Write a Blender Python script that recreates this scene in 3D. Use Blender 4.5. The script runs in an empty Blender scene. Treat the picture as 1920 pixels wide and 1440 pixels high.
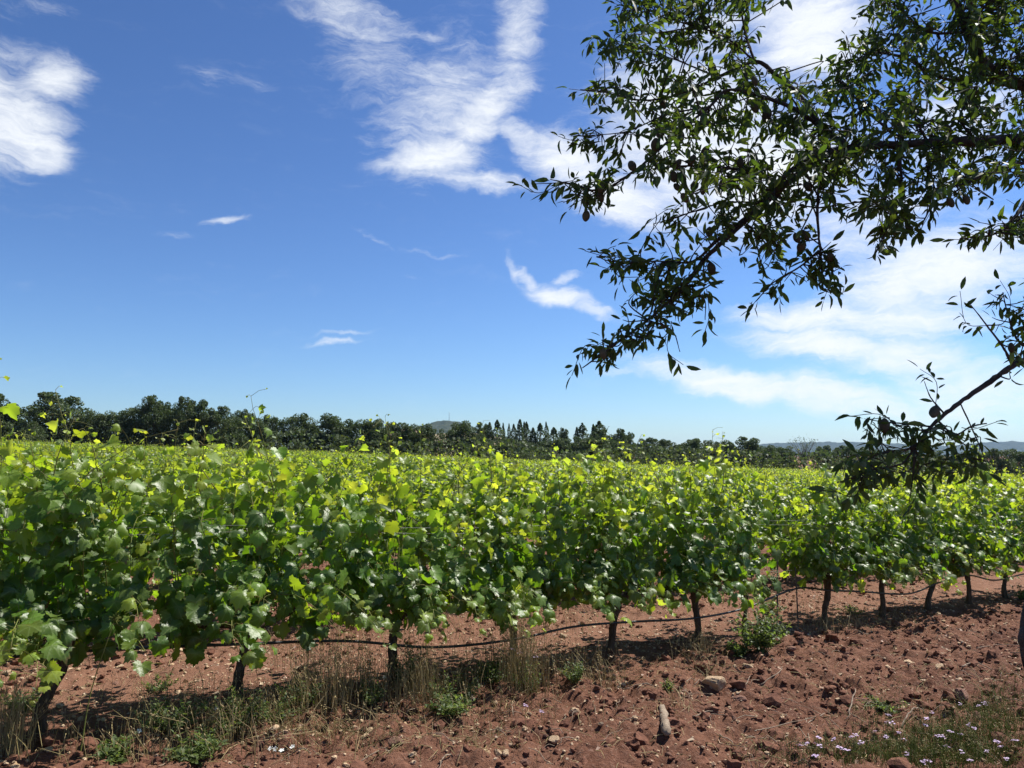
import bpy, math, random
import numpy as np
from mathutils import Matrix, Vector

R = math.radians
sc = bpy.context.scene
COL = sc.collection
rng = np.random.default_rng(7)

# ------------------------------------------------------------------ camera
EYE = 1.65
PITCH = R(5.3)
FPX = 1450.0                       # focal length in photo pixels (1920 wide)
cam_d = bpy.data.cameras.new("camera")
cam_d.sensor_width = 36.0
cam_d.lens = 36.0 * FPX / 1920.0
cam_d.clip_start = 0.05
cam_d.clip_end = 30000.0
cam = bpy.data.objects.new("camera", cam_d)
cam.location = (0, 0, EYE)
cam.rotation_euler = (math.pi / 2 + PITCH, 0, 0)
COL.objects.link(cam)
sc.camera = cam


def ray(u, v):
    return np.array([u - 960.0, FPX * math.cos(PITCH) - (720 - v) * math.sin(PITCH),
                     FPX * math.sin(PITCH) + (720 - v) * math.cos(PITCH)])


def at(u, v, Y):
    d = ray(u, v)
    return np.array([0, 0, EYE]) + d * (Y / d[1])


# ------------------------------------------------------------------ sun, sky, exposure
SUN_EL, SUN_AZ = R(55), R(57)      # azimuth clockwise from +Y (view direction)
SUN_DIR = np.array([math.sin(SUN_AZ) * math.cos(SUN_EL), math.cos(SUN_AZ) * math.cos(SUN_EL), math.sin(SUN_EL)])
sun_d = bpy.data.lights.new("sun", 'SUN')
sun_d.energy = 5.0
sun_d.angle = R(0.53)
sun_d.color = (1.0, 0.955, 0.88)
sun = bpy.data.objects.new("sun", sun_d)
sun.rotation_euler = Vector(SUN_DIR).to_track_quat('Z', 'Y').to_euler()
sun.location = (5, 5, 30)
COL.objects.link(sun)

sc.view_settings.view_transform = 'Standard'
sc.view_settings.look = 'None'
sc.view_settings.gamma = 1.0
sc.view_settings.exposure = 0.72
sc.view_settings.use_curve_mapping = False
sc.cycles.max_bounces = 7
sc.cycles.diffuse_bounces = 3
sc.cycles.glossy_bounces = 2
sc.cycles.transmission_bounces = 5
sc.cycles.transparent_max_bounces = 8
sc.cycles.volume_bounces = 0
sc.cycles.caustics_reflective = False
sc.cycles.caustics_refractive = False

SKY_STRENGTH = 0.073
CLOUD_LEVEL = 8.8


class NT:
    """small helper for node trees"""
    def __init__(self, tree):
        self.t = tree
        self.n = tree.nodes
        self.l = tree.links

    def add(self, typ, **kw):
        nd = self.n.new(typ)
        for k, v in kw.items():
            setattr(nd, k, v)
        return nd

    def put(self, sock, val):
        if hasattr(val, "is_output") or isinstance(val, bpy.types.NodeSocket):
            self.l.new(val, sock)
        elif val is not None:
            sock.default_value = val

    def math(self, op, a, b=None, c=None, clamp=False):
        nd = self.add('ShaderNodeMath', operation=op, use_clamp=clamp)
        self.put(nd.inputs[0], a)
        self.put(nd.inputs[1], b)
        self.put(nd.inputs[2], c)
        return nd.outputs[0]

    def vmath(self, op, a, b=None, scale=None):
        nd = self.add('ShaderNodeVectorMath', operation=op)
        self.put(nd.inputs[0], a)
        self.put(nd.inputs[1], b)
        if scale is not None:
            self.put(nd.inputs['Scale'], scale)
        return nd.outputs['Value'] if op in ('LENGTH', 'DOT_PRODUCT', 'DISTANCE') else nd.outputs[0]

    def noise(self, vec, scale, detail=4, rough=0.55, dist=0.0, out=0):
        nd = self.add('ShaderNodeTexNoise')
        if vec is not None:
            self.put(nd.inputs['Vector'], vec)
        self.put(nd.inputs['Scale'], scale)
        nd.inputs['Detail'].default_value = detail
        nd.inputs['Roughness'].default_value = rough
        nd.inputs['Distortion'].default_value = dist
        return nd.outputs[out]

    def maprange(self, val, a, b, c=0.0, d=1.0, interp='LINEAR'):
        nd = self.add('ShaderNodeMapRange', interpolation_type=interp)
        self.put(nd.inputs['Value'], val)
        for i, x in zip(('From Min', 'From Max', 'To Min', 'To Max'), (a, b, c, d)):
            self.put(nd.inputs[i], x)
        return nd.outputs['Result']

    def mix(self, fac, a, b, blend='MIX'):
        nd = self.add('ShaderNodeMix', data_type='RGBA', blend_type=blend)
        self.put(nd.inputs[0], fac)
        for s, x in ((nd.inputs[6], a), (nd.inputs[7], b)):
            if isinstance(x, (tuple, list)):
                x = tuple(x) + (1.0,) if len(x) == 3 else tuple(x)
            self.put(s, x)
        return nd.outputs[2]

    def mapping(self, vec, loc=(0, 0, 0), rot=(0, 0, 0), scale=(1, 1, 1), typ='POINT'):
        nd = self.add('ShaderNodeMapping', vector_type=typ)
        self.put(nd.inputs['Vector'], vec)
        nd.inputs['Location'].default_value = loc
        nd.inputs['Rotation'].default_value = rot
        nd.inputs['Scale'].default_value = scale
        return nd.outputs[0]


def azel(u, v):
    d = ray(u, v)
    return np.array([math.atan2(d[0], d[1]), math.atan2(d[2], math.hypot(d[0], d[1]))])


# cirrus patches: photo position, half sizes, turn, strength
CLOUDS = [
    (-70, 215, 170, 150, 0, 1.0), (40, 235, 120, 95, 20, 1.0), (95, 145, 100, 60, -8, 0.85), (75, 285, 70, 45, 0, 0.9),
    (20, 100, 130, 40, 10, 0.55),
    (975, 55, 60, 120, 8, 0.7), (965, 150, 75, 75, 0, 0.7), (905, 225, 130, 62, -48, 0.9), (812, 300, 120, 58, -8, 1.0),
    (770, 325, 110, 24, 8, 0.7), (900, 345, 130, 26, 5, 0.8), (830, 215, 200, 150, -40, 0.62),
    (660, 30, 160, 60, 25, 0.62), (775, 65, 120, 13, 4, 0.5), (440, 155, 150, 24, 10, 0.29), (730, 130, 210, 95, 20, 0.45),
    (60, 20, 120, 30, 0, 0.3),
    (985, 265, 90, 34, 38, 0.8), (1070, 305, 120, 62, 20, 1.0), (1150, 370, 140, 68, 12, 1.0), (1195, 415, 130, 30, 6, 0.7),
    (1290, 250, 230, 230, 0, 1.0), (1520, 70, 170, 140, 0, 1.0), (1440, 330, 260, 150, 0, 1.0), (1350, 60, 120, 120, 0, 0.7),
    (1640, 420, 200, 120, 0, 0.8), (1800, 250, 170, 200, 0, 0.7),
    (1740, 520, 270, 110, -14, 1.0), (1860, 470, 170, 60, -18, 0.8), (1520, 600, 200, 40, 4, 0.95), (1700, 600, 210, 62, -5, 0.85),
    (1540, 650, 230, 40, 9, 1.0), (1700, 670, 160, 44, -4, 0.95), (1380, 715, 250, 40, 11, 1.05), (1560, 745, 230, 46, 7, 0.95),
    (1810, 730, 200, 72, 0, 0.8),
    (962, 505, 13, 44, -18, 0.6), (1000, 535, 70, 16, 35, 0.7), (1050, 555, 90, 24, 12, 0.95), (1110, 575, 70, 20, 14, 0.8), (1060, 525, 36, 14, -20, 0.6),
    (420, 412, 62, 12, -3, 0.62), (325, 440, 60, 10, 4, 0.3), (620, 639, 60, 8, 1, 0.55), (650, 622, 70, 6, 0, 0.42), (700, 450, 60, 9, 30, 0.4),
    (830, 480, 90, 7, 10, 0.28), (770, 522, 36, 8, 20, 0.14), (1170, 690, 90, 12, 5, 0.35),
]

world = bpy.data.worlds.new("World")
sc.world = world
world.use_nodes = True
world.cycles.sampling_method = 'MANUAL'
world.cycles.sample_map_resolution = 256
W = NT(world.node_tree)
W.n.clear()
w_out = W.add('ShaderNodeOutputWorld')
bg = W.add('ShaderNodeBackground')
bg.inputs['Strength'].default_value = SKY_STRENGTH
sky = W.add('ShaderNodeTexSky', sky_type='NISHITA')
sky.sun_disc = False
sky.sun_elevation = SUN_EL
sky.sun_rotation = SUN_AZ
sky.altitude = 200
sky.air_density = 1.0
sky.dust_density = 0.35
sky.ozone_density = 3.0
tc = W.add('ShaderNodeTexCoord')
sep = W.add('ShaderNodeSeparateXYZ')
W.l.new(tc.outputs['Generated'], sep.inputs[0])
X, Y_, Z = sep.outputs
az = W.math('ARCTAN2', X, Y_)
el = W.math('ARCTAN2', Z, W.math('SQRT', W.math('ADD', W.math('MULTIPLY', X, X), W.math('MULTIPLY', Y_, Y_))))
comb = W.add('ShaderNodeCombineXYZ')
W.l.new(az, comb.inputs[0]); W.l.new(el, comb.inputs[1])
ae = comb.outputs[0]
# wispy warping of the angular coordinates
wn1 = W.noise(tc.outputs['Generated'], 5.0, 5, 0.6, out=1)
w1 = W.vmath('SCALE', W.vmath('SUBTRACT', wn1, (0.5, 0.5, 0.5)), scale=0.05)
wn2 = W.noise(tc.outputs['Generated'], 22.0, 4, 0.6, out=1)
w2 = W.vmath('SCALE', W.vmath('SUBTRACT', wn2, (0.5, 0.5, 0.5)), scale=0.026)
aew = W.vmath('ADD', ae, W.vmath('ADD', w1, w2))
total = None
for (cu, cv, ru, rv, rot, st) in CLOUDS:
    c = azel(cu, cv)
    a = R(rot)
    ex = azel(cu + ru * math.cos(a), cv + ru * math.sin(a)) - c
    ey = azel(cu - rv * math.sin(a), cv + rv * math.cos(a)) - c
    m = W.mapping(aew, loc=(c[0], c[1], 0), rot=(0, 0, math.atan2(ex[1], ex[0])),
                  scale=(np.linalg.norm(ex) * 1.5, np.linalg.norm(ey) * 1.5, 1.0), typ='TEXTURE')
    dist = W.vmath('LENGTH', m)
    g = W.maprange(dist, 1.0, 0.0, 0.0, st, 'SMOOTHERSTEP')
    total = g if total is None else W.math('SMOOTH_MAX', total, g, 0.12)
# the same kind of cirrus goes on outside the view
cn = W.noise(W.mapping(tc.outputs['Generated'], scale=(1.0, 1.6, 2.4)), 1.7, 5, 0.6, 0.6)
gen = W.maprange(cn, 0.52, 0.72, 0.0, 0.8, 'SMOOTHSTEP')
o1 = W.maprange(W.math('ABSOLUTE', az), 0.62, 0.85, 0, 1, 'SMOOTHSTEP')
o2 = W.maprange(el, 0.56, 0.72, 0, 1, 'SMOOTHSTEP')
outside = W.math('MAXIMUM', o1, o2)
gen = W.math('MULTIPLY', W.math('MULTIPLY', gen, outside), W.maprange(el, 0.03, 0.2, 0, 1))
total = W.math('MAXIMUM', total, gen)
# fibrous texture, eroding the patches into streaks
fv = W.mapping(aew, rot=(0, 0, R(38)), scale=(5, 30, 1))
fib = W.noise(fv, 1.2, 9, 0.7, 0.7)
fine = W.noise(W.mapping(aew, rot=(0, 0, R(20)), scale=(12, 34, 1)), 2.0, 8, 0.7, 0.4)
tex = W.math('ADD', W.math('MULTIPLY', fib, 0.6), W.math('MULTIPLY', fine, 0.4))
tex = W.maprange(tex, 0.32, 0.68, 0.0, 1.0)
dens = W.maprange(W.math('ADD', W.math('MULTIPLY', tex, 0.66), total), 0.46, 1.52, 0.0, 1.0, 'SMOOTHSTEP')
dens = W.math('MULTIPLY', dens, W.maprange(total, 0.02, 0.2, 0, 0.97))
gam = W.add('ShaderNodeGamma')
W.l.new(W.mix(1.0, sky.outputs[0], (0.25, 0.25, 0.25), 'MULTIPLY'), gam.inputs[0])
gam.inputs[1].default_value = 1.22
skyc = W.mix(1.0, gam.outputs[0], (4 * 0.70, 4 * 0.84, 4 * 1.04), 'MULTIPLY')
mixc = W.mix(dens, skyc, (CLOUD_LEVEL * 0.95, CLOUD_LEVEL * 0.985, CLOUD_LEVEL * 1.02))
W.l.new(mixc, bg.inputs['Color'])
W.l.new(bg.outputs[0], w_out.inputs['Surface'])


# ------------------------------------------------------------------ helpers
def unit(v):
    v = np.asarray(v, float)
    n = np.linalg.norm(v, axis=-1, keepdims=True)
    return v / np.maximum(n, 1e-9)


def lattice(ix, iy, seed):
    h = (ix.astype(np.int64) * 374761393 + iy.astype(np.int64) * 668265263 + seed * 974711) & 0x7fffffff
    h = ((h ^ (h >> 13)) * 1274126177) & 0x7fffffff
    h = (h ^ (h >> 16)) & 0xffff
    return h / 65535.0


def vnoise(x, y, seed=0):
    x = np.asarray(x, float); y = np.asarray(y, float)
    ix = np.floor(x); iy = np.floor(y)
    fx = x - ix; fy = y - iy
    fx = fx * fx * (3 - 2 * fx); fy = fy * fy * (3 - 2 * fy)
    a = lattice(ix, iy, seed); b = lattice(ix + 1, iy, seed)
    c = lattice(ix, iy + 1, seed); d = lattice(ix + 1, iy + 1, seed)
    return (a * (1 - fx) + b * fx) * (1 - fy) + (c * (1 - fx) + d * fx) * fy - 0.5


ROW_A = R(32.87)
RD = np.array([math.cos(ROW_A), math.sin(ROW_A)])     # along the rows
RN = np.array([-RD[1], RD[0]])                        # away from the camera
ROW_OFF = 5.135
ROW_GAP = 2.15


def base_z(x, y):
    x = np.asarray(x, float); y = np.asarray(y, float)
    z = -0.0365 * 170 * np.tanh(x / 170.0)
    far = np.clip((np.hypot(x, y) - 300) / 900.0, 0, 1)
    return z * (1 - far)


def gz(x, y, fine=True):
    x = np.asarray(x, float); y = np.asarray(y, float)
    z = base_z(x, y)
    r = np.hypot(x, y)
    k = np.clip((60 - r) / 40.0, 0, 1)
    z = z + k * 0.05 * vnoise(x * 0.6, y * 0.6, 3)
    if fine:
        kn = np.clip((26 - r) / 10.0, 0, 1)
        s = x * RN[0] + y * RN[1] - ROW_OFF           # distance behind the front row
        till = 0.25 + 0.75 * np.clip((-s - 0.05) / 0.5, 0, 1)
        till = np.where(s > 0.9, 0.55, till)
        b = 0.06 * vnoise(x * 2.3, y * 2.3, 5)
        c1 = np.maximum(vnoise(x * 6.5, y * 6.5, 6) + 0.08, 0) * 0.10
        c2 = np.maximum(vnoise(x * 13 + 3.1, y * 13, 8) + 0.02, 0) * 0.085
        c3 = vnoise(x * 27, y * 27, 9) * 0.036
        z = z + kn * till * (b + c1 + c2 + c3) + kn * 0.03 * np.exp(-(s / 0.35) ** 2)
    return z


def ground_hits(u, v):
    u = np.asarray(u, float); v = np.asarray(v, float)
    dx = u - 960.0
    dy = FPX * math.cos(PITCH) - (720 - v) * math.sin(PITCH)
    dz = FPX * math.sin(PITCH) + (720 - v) * math.cos(PITCH)
    t = -EYE / (dz + 0.0365 * dx)
    return np.stack([dx * t, dy * t, gz(dx * t, dy * t)], -1)


def ground_hit(u, v):
    return ground_hits([u], [v])[0]


def make_mesh(name, verts, faces, mat=None, attrs=None, uv=None, smooth=True):
    """verts (N,3); faces: (M,3|4) array or list of such arrays"""
    if not isinstance(faces, list):
        faces = [faces]
    faces = [np.asarray(f, np.int32) for f in faces if len(f)]
    me = bpy.data.meshes.new(name)
    verts = np.asarray(verts, np.float32)
    me.vertices.add(len(verts))
    me.vertices.foreach_set("co", verts.ravel())
    nl = sum(f.size for f in faces)
    nf = sum(len(f) for f in faces)
    me.loops.add(nl)
    me.loops.foreach_set("vertex_index", np.concatenate([f.ravel() for f in faces]))
    me.polygons.add(nf)
    tot = np.concatenate([np.full(len(f), f.shape[1], np.int32) for f in faces])
    st = np.concatenate([[0], np.cumsum(tot)[:-1]]).astype(np.int32)
    me.polygons.foreach_set("loop_start", st)
    me.polygons.foreach_set("loop_total", tot)
    me.polygons.foreach_set("use_smooth", np.full(nf, smooth))
    if attrs:
        for k, a in attrs.items():
            at_ = me.attributes.new(k, 'FLOAT', 'POINT')
            at_.data.foreach_set("value", np.asarray(a, np.float32))
    if uv is not None:
        ul = me.uv_layers.new(name="UVMap")
        idx = np.concatenate([f.ravel() for f in faces])
        ul.data.foreach_set("uv", np.asarray(uv, np.float32)[idx].ravel())
    mats = mat if isinstance(mat, (list, tuple)) else [mat]
    for m in mats:
        if m:
            me.materials.append(m)
    me.update(calc_edges=True)
    return me


def ob(name, me, parent=None, loc=None, rotz=None, mat4=None, **props):
    o = bpy.data.objects.new(name, me)
    if parent is not None:
        o.parent = parent
    if mat4 is not None:
        o.matrix_basis = Matrix(mat4)
    if loc is not None:
        o.location = [float(a) for a in loc]
    if rotz is not None:
        o.rotation_euler = (0, 0, rotz)
    for k, v in props.items():
        o[k] = v
    COL.objects.link(o)
    return o


def empty(name, loc, label, category, group=None, rotz=0.0):
    o = ob(name, None, loc=loc, rotz=rotz, label=label, category=category)
    o.empty_display_size = 0.1
    if group:
        o["group"] = group
    return o


class Acc:
    """collects geometry into one mesh"""
    def __init__(self):
        self.v, self.t, self.q, self.n = [], [], [], 0
        self.a = {}

    def add(self, v, tris=None, quads=None, **attrs):
        v = np.asarray(v, float)
        if tris is not None and len(tris):
            self.t.append(np.asarray(tris) + self.n)
        if quads is not None and len(quads):
            self.q.append(np.asarray(quads) + self.n)
        self.v.append(v)
        for k, x in attrs.items():
            self.a.setdefault(k, []).append(np.broadcast_to(np.asarray(x, float), (len(v),)))
        self.n += len(v)

    def tube(self, pts, rad, sides=6, cap=True):
        v, q, t = tube(pts, rad, sides, cap)
        self.add(v, t, q)

    def scatter(self, proto, pos, tip, nrm, size, **attrs):
        """proto = (verts, tris); one copy per row of pos"""
        pv, pt = proto
        M = frames(tip, nrm)
        k = len(pos)
        size = np.asarray(size, float)
        if size.ndim == 1:
            size = np.repeat(size[:, None], 3, 1)
        v = np.einsum('kij,kvj->kvi', M, pv[None] * size[:, None, :]) + pos[:, None, :]
        t = pt[None] + (np.arange(k) * len(pv))[:, None, None]
        self.t.append(t.reshape(-1, 3) + self.n)
        self.v.append(v.reshape(-1, 3))
        for a, x in attrs.items():
            self.a.setdefault(a, []).append(np.repeat(np.asarray(x, float), len(pv)))
        self.n += k * len(pv)

    def mesh(self, name, mat, smooth=True):
        v = np.concatenate(self.v)
        fs = []
        if self.t:
            fs.append(np.concatenate(self.t))
        if self.q:
            fs.append(np.concatenate(self.q))
        attrs = {k: np.concatenate(a) for k, a in self.a.items()}
        return make_mesh(name, v, fs, mat, attrs, smooth=smooth)


def frames(tip, nrm):
    tip = unit(tip)
    nrm = nrm - tip * np.sum(nrm * tip, -1, keepdims=True)
    nrm = unit(nrm)
    x = np.cross(tip, nrm)
    return np.stack([x, tip, nrm], -1)


def cross(a, b):
    return np.stack([a[..., 1] * b[..., 2] - a[..., 2] * b[..., 1], a[..., 2] * b[..., 0] - a[..., 0] * b[..., 2], a[..., 0] * b[..., 1] - a[..., 1] * b[..., 0]], -1)


def tube(pts, rad, sides=6, cap=True):
    pts = np.array([np.asarray(p, float) for p in pts]) if not isinstance(pts, np.ndarray) else pts
    n = len(pts)
    rad = np.asarray(rad, float)
    if rad.ndim == 0:
        rad = np.full(n, float(rad))
    tan = np.empty_like(pts)
    tan[1:-1] = pts[2:] - pts[:-2]
    tan[0] = pts[1] - pts[0]
    tan[-1] = pts[-1] - pts[-2]
    tan /= np.sqrt((tan * tan).sum(-1, keepdims=True)) + 1e-12
    ref = np.zeros(3)
    ref[int(np.argmin(np.abs(tan).mean(0)))] = 1.0
    a = cross(tan, np.broadcast_to(ref, tan.shape))
    a /= np.sqrt((a * a).sum(-1, keepdims=True)) + 1e-12
    b = cross(tan, a)
    ang = np.arange(sides) * 2 * math.pi / sides
    V = (pts[:, None] + rad[:, None, None] * (np.cos(ang)[None, :, None] * a[:, None] + np.sin(ang)[None, :, None] * b[:, None])).reshape(-1, 3)
    i = np.arange(n - 1)[:, None] * sides
    j = np.arange(sides)[None]
    j2 = (j + 1) % sides
    q = np.stack([i + j, i + j2, i + sides + j2, i + sides + j], -1).reshape(-1, 4)
    t = np.zeros((0, 3), int)
    if cap:
        V = np.concatenate([V, pts[:1], pts[-1:]])
        k = n * sides
        t = []
        for s in range(sides):
            t.append((k, (s + 1) % sides, s))
            t.append((k + 1, (n - 1) * sides + s, (n - 1) * sides + (s + 1) % sides))
        t = np.array(t, int)
    return V, q, t


def spline(pts, m):
    """Catmull-Rom through pts (any columns), m samples per span"""
    p = np.asarray(pts, float)
    p = np.concatenate([2 * p[:1] - p[1:2], p, 2 * p[-1:] - p[-2:-1]])
    out = []
    for i in range(1, len(p) - 2):
        for t in np.arange(m) / m:
            out.append(0.5 * ((2 * p[i]) + (-p[i - 1] + p[i + 1]) * t + (2 * p[i - 1] - 5 * p[i] + 4 * p[i + 1] - p[i + 2]) * t * t
                              + (-p[i - 1] + 3 * p[i] - 3 * p[i + 1] + p[i + 2]) * t ** 3))
    out.append(p[-2])
    return np.array(out)


def ico(sub=1):
    t = (1 + 5 ** 0.5) / 2
    v = [(-1, t, 0), (1, t, 0), (-1, -t, 0), (1, -t, 0), (0, -1, t), (0, 1, t), (0, -1, -t), (0, 1, -t), (t, 0, -1), (t, 0, 1), (-t, 0, -1), (-t, 0, 1)]
    f = [(0, 11, 5), (0, 5, 1), (0, 1, 7), (0, 7, 10), (0, 10, 11), (1, 5, 9), (5, 11, 4), (11, 10, 2), (10, 7, 6), (7, 1, 8), (3, 9, 4), (3, 4, 2), (3, 2, 6), (3, 6, 8), (3, 8, 9), (4, 9, 5), (2, 4, 11), (6, 2, 10), (8, 6, 7), (9, 8, 1)]
    v = [np.array(x, float) / np.linalg.norm(x) for x in v]
    for _ in range(sub):
        mid = {}
        nf = []
        def m(a, b):
            k = (min(a, b), max(a, b))
            if k not in mid:
                v.append(unit(v[a] + v[b])); mid[k] = len(v) - 1
            return mid[k]
        for a, b, c in f:
            x, y, z = m(a, b), m(b, c), m(c, a)
            nf += [(a, x, z), (b, y, x), (c, z, y), (x, y, z)]
        f = nf
    return np.array(v), np.array(f)


ORD = "first second third fourth fifth sixth seventh eighth ninth tenth eleventh twelfth thirteenth fourteenth fifteenth sixteenth seventeenth eighteenth nineteenth twentieth".split()


def ordinal(i):                     # 1-based
    if i <= 20:
        return ORD[i - 1]
    tens = {2: "twenty", 3: "thirty", 4: "forty", 5: "fifty", 6: "sixty"}
    if i % 10 == 0:
        return {30: "thirtieth", 40: "fortieth", 50: "fiftieth", 60: "sixtieth"}[i]
    return tens[i // 10] + "-" + ORD[i % 10 - 1]


# ------------------------------------------------------------------ materials
def new_mat(name):
    m = bpy.data.materials.new(name)
    m.use_nodes = True
    t = NT(m.node_tree)
    t.n.clear()
    out = t.add('ShaderNodeOutputMaterial')
    return m, t, out


def principled(t, color, rough, spec=0.3, normal=None):
    b = t.add('ShaderNodeBsdfPrincipled')
    if isinstance(color, (tuple, list)):
        b.inputs['Base Color'].default_value = tuple(color) + (1,)
    else:
        t.l.new(color, b.inputs['Base Color'])
    t.put(b.inputs['Roughness'], rough)
    b.inputs['Specular IOR Level'].default_value = spec
    if normal is not None:
        t.l.new(normal, b.inputs['Normal'])
    return b


def bump(t, h, strength=0.3, dist=0.01):
    b = t.add('ShaderNodeBump')
    b.inputs['Strength'].default_value = strength
    b.inputs['Distance'].default_value = dist
    t.l.new(h, b.inputs['Height'])
    return b.outputs[0]


def leaf_material(name, cols, trans_cols, back, trans=0.4, rough=0.42, spec=0.5, veins=False):
    """cols / trans_cols: colours for age 0, 0.5 and 1"""
    m, t, out = new_mat(name)
    a = t.add('ShaderNodeAttribute', attribute_name="age").outputs['Fac']
    r = t.add('ShaderNodeAttribute', attribute_name="rnd").outputs['Fac']
    oi = t.add('ShaderNodeObjectInfo').outputs['Random']
    rnd = t.math('FRACT', t.math('ADD', r, oi))

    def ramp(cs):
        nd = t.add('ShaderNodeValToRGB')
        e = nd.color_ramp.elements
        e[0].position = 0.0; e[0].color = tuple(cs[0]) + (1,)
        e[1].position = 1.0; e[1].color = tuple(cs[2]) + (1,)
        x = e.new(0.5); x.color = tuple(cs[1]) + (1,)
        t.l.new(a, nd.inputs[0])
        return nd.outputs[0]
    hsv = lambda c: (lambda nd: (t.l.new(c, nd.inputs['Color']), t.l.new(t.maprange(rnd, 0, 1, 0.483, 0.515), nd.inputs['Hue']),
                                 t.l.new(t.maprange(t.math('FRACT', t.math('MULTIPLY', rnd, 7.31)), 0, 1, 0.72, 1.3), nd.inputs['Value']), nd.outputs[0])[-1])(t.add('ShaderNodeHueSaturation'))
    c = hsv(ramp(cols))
    tcol = hsv(ramp(trans_cols))
    if veins:
        uvn = t.add('ShaderNodeUVMap').outputs[0]
        s = t.add('ShaderNodeSeparateXYZ')
        t.l.new(uvn, s.inputs[0])
        ang = t.math('ABSOLUTE', t.math('ARCTAN2', s.outputs[0], s.outputs[1]))
        rr = t.vmath('LENGTH', uvn)
        d = None
        for th in (0.0, 0.9, 1.88):
            x = t.math('MULTIPLY', t.math('ABSOLUTE', t.math('SUBTRACT', ang, th)), rr)
            d = x if d is None else t.math('MINIMUM', d, x)
        vein = t.maprange(d, 0.008, 0.03, 0.55, 0.0, 'SMOOTHSTEP')
        c = t.mix(vein, c, (0.22, 0.30, 0.10))
        blot = t.maprange(t.noise(uvn, 5.0, 3), 0.3, 0.7, 0.78, 1.2)
        c = t.mix(1.0, c, blot, 'MULTIPLY')
        # scorched rims on some leaves
        old = t.math('GREATER_THAN', t.math('FRACT', t.math('MULTIPLY', rnd, 13.7)), 0.8)
        rim = t.maprange(t.math('ADD', rr, t.math('MULTIPLY', t.noise(uvn, 7.0, 2), .3)), 0.58, 0.72, 0.0, 0.8, 'SMOOTHSTEP')
        rim = t.math('MULTIPLY', rim, old)
        c = t.mix(rim, c, (0.17, 0.115, 0.04))
        tcol = t.mix(rim, tcol, (0.2, 0.11, 0.02))
        nm = bump(t, t.math('ADD', t.math('MULTIPLY', d, -1.2), t.math('MULTIPLY', t.noise(uvn, 6, 1), .5)), 0.14, 0.05)
    else:
        nm = None
    geo = t.add('ShaderNodeNewGeometry')
    c = t.mix(t.math('MULTIPLY', geo.outputs['Backfacing'], 0.65), c, back)
    p = principled(t, c, t.math('ADD', t.math('MULTIPLY', geo.outputs['Backfacing'], 0.3), rough), spec, nm)
    tr = t.add('ShaderNodeBsdfTranslucent')
    t.l.new(tcol, tr.inputs['Color'])
    mx = t.add('ShaderNodeMixShader')
    mx.inputs[0].default_value = trans
    t.l.new(p.outputs[0], mx.inputs[1]); t.l.new(tr.outputs[0], mx.inputs[2])
    t.l.new(mx.outputs[0], out.inputs[0])
    return m


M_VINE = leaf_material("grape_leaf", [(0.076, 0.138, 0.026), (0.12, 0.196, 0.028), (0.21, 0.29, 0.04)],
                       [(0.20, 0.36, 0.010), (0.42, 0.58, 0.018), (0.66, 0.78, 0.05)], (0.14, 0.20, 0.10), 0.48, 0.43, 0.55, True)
M_VINE_F = leaf_material("grape_leaf_mass", [(0.076, 0.138, 0.026), (0.12, 0.196, 0.028), (0.21, 0.29, 0.04)],
                         [(0.20, 0.36, 0.010), (0.42, 0.58, 0.018), (0.66, 0.78, 0.05)], (0.14, 0.20, 0.10), 0.48, 0.44, 0.5)
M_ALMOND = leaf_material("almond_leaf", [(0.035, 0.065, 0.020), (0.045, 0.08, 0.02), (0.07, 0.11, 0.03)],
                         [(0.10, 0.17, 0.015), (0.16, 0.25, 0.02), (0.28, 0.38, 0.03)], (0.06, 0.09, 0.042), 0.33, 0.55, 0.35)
M_TREE = leaf_material("tree_leaf", [(0.07, 0.098, 0.045), (0.105, 0.14, 0.064), (0.15, 0.18, 0.095)],
                       [(0.07, 0.12, 0.025), (0.12, 0.18, 0.035), (0.16, 0.22, 0.06)], (0.05, 0.07, 0.03), 0.25, 0.6, 0.25)
M_WEED = leaf_material("weed_leaf", [(0.055, 0.082, 0.03), (0.09, 0.125, 0.04), (0.14, 0.18, 0.06)],
                       [(0.13, 0.20, 0.03), (0.22, 0.31, 0.05), (0.34, 0.42, 0.08)], (0.11, 0.16, 0.06), 0.38, 0.55, 0.35)
M_STRAW = leaf_material("dry_grass", [(0.16, 0.17, 0.06), (0.33, 0.26, 0.12), (0.48, 0.38, 0.2)],
                        [(0.22, 0.26, 0.06), (0.4, 0.32, 0.14), (0.5, 0.4, 0.2)], (0.35, 0.28, 0.14), 0.3, 0.6, 0.3)
M_GRASS = leaf_material("green_grass", [(0.10, 0.14, 0.04), (0.17, 0.19, 0.06), (0.36, 0.3, 0.15)],
                        [(0.2, 0.28, 0.05), (0.3, 0.33, 0.08), (0.4, 0.34, 0.15)], (0.16, 0.19, 0.07), 0.35, 0.6, 0.3)
M_LITTER = leaf_material("dry_leaf_litter", [(0.22, 0.14, 0.09), (0.36, 0.24, 0.16), (0.52, 0.40, 0.29)],
                         [(0.2, 0.12, 0.06), (0.25, 0.16, 0.09), (0.3, 0.2, 0.1)], (0.35, 0.25, 0.17), 0.15, 0.8, 0.2)


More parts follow.
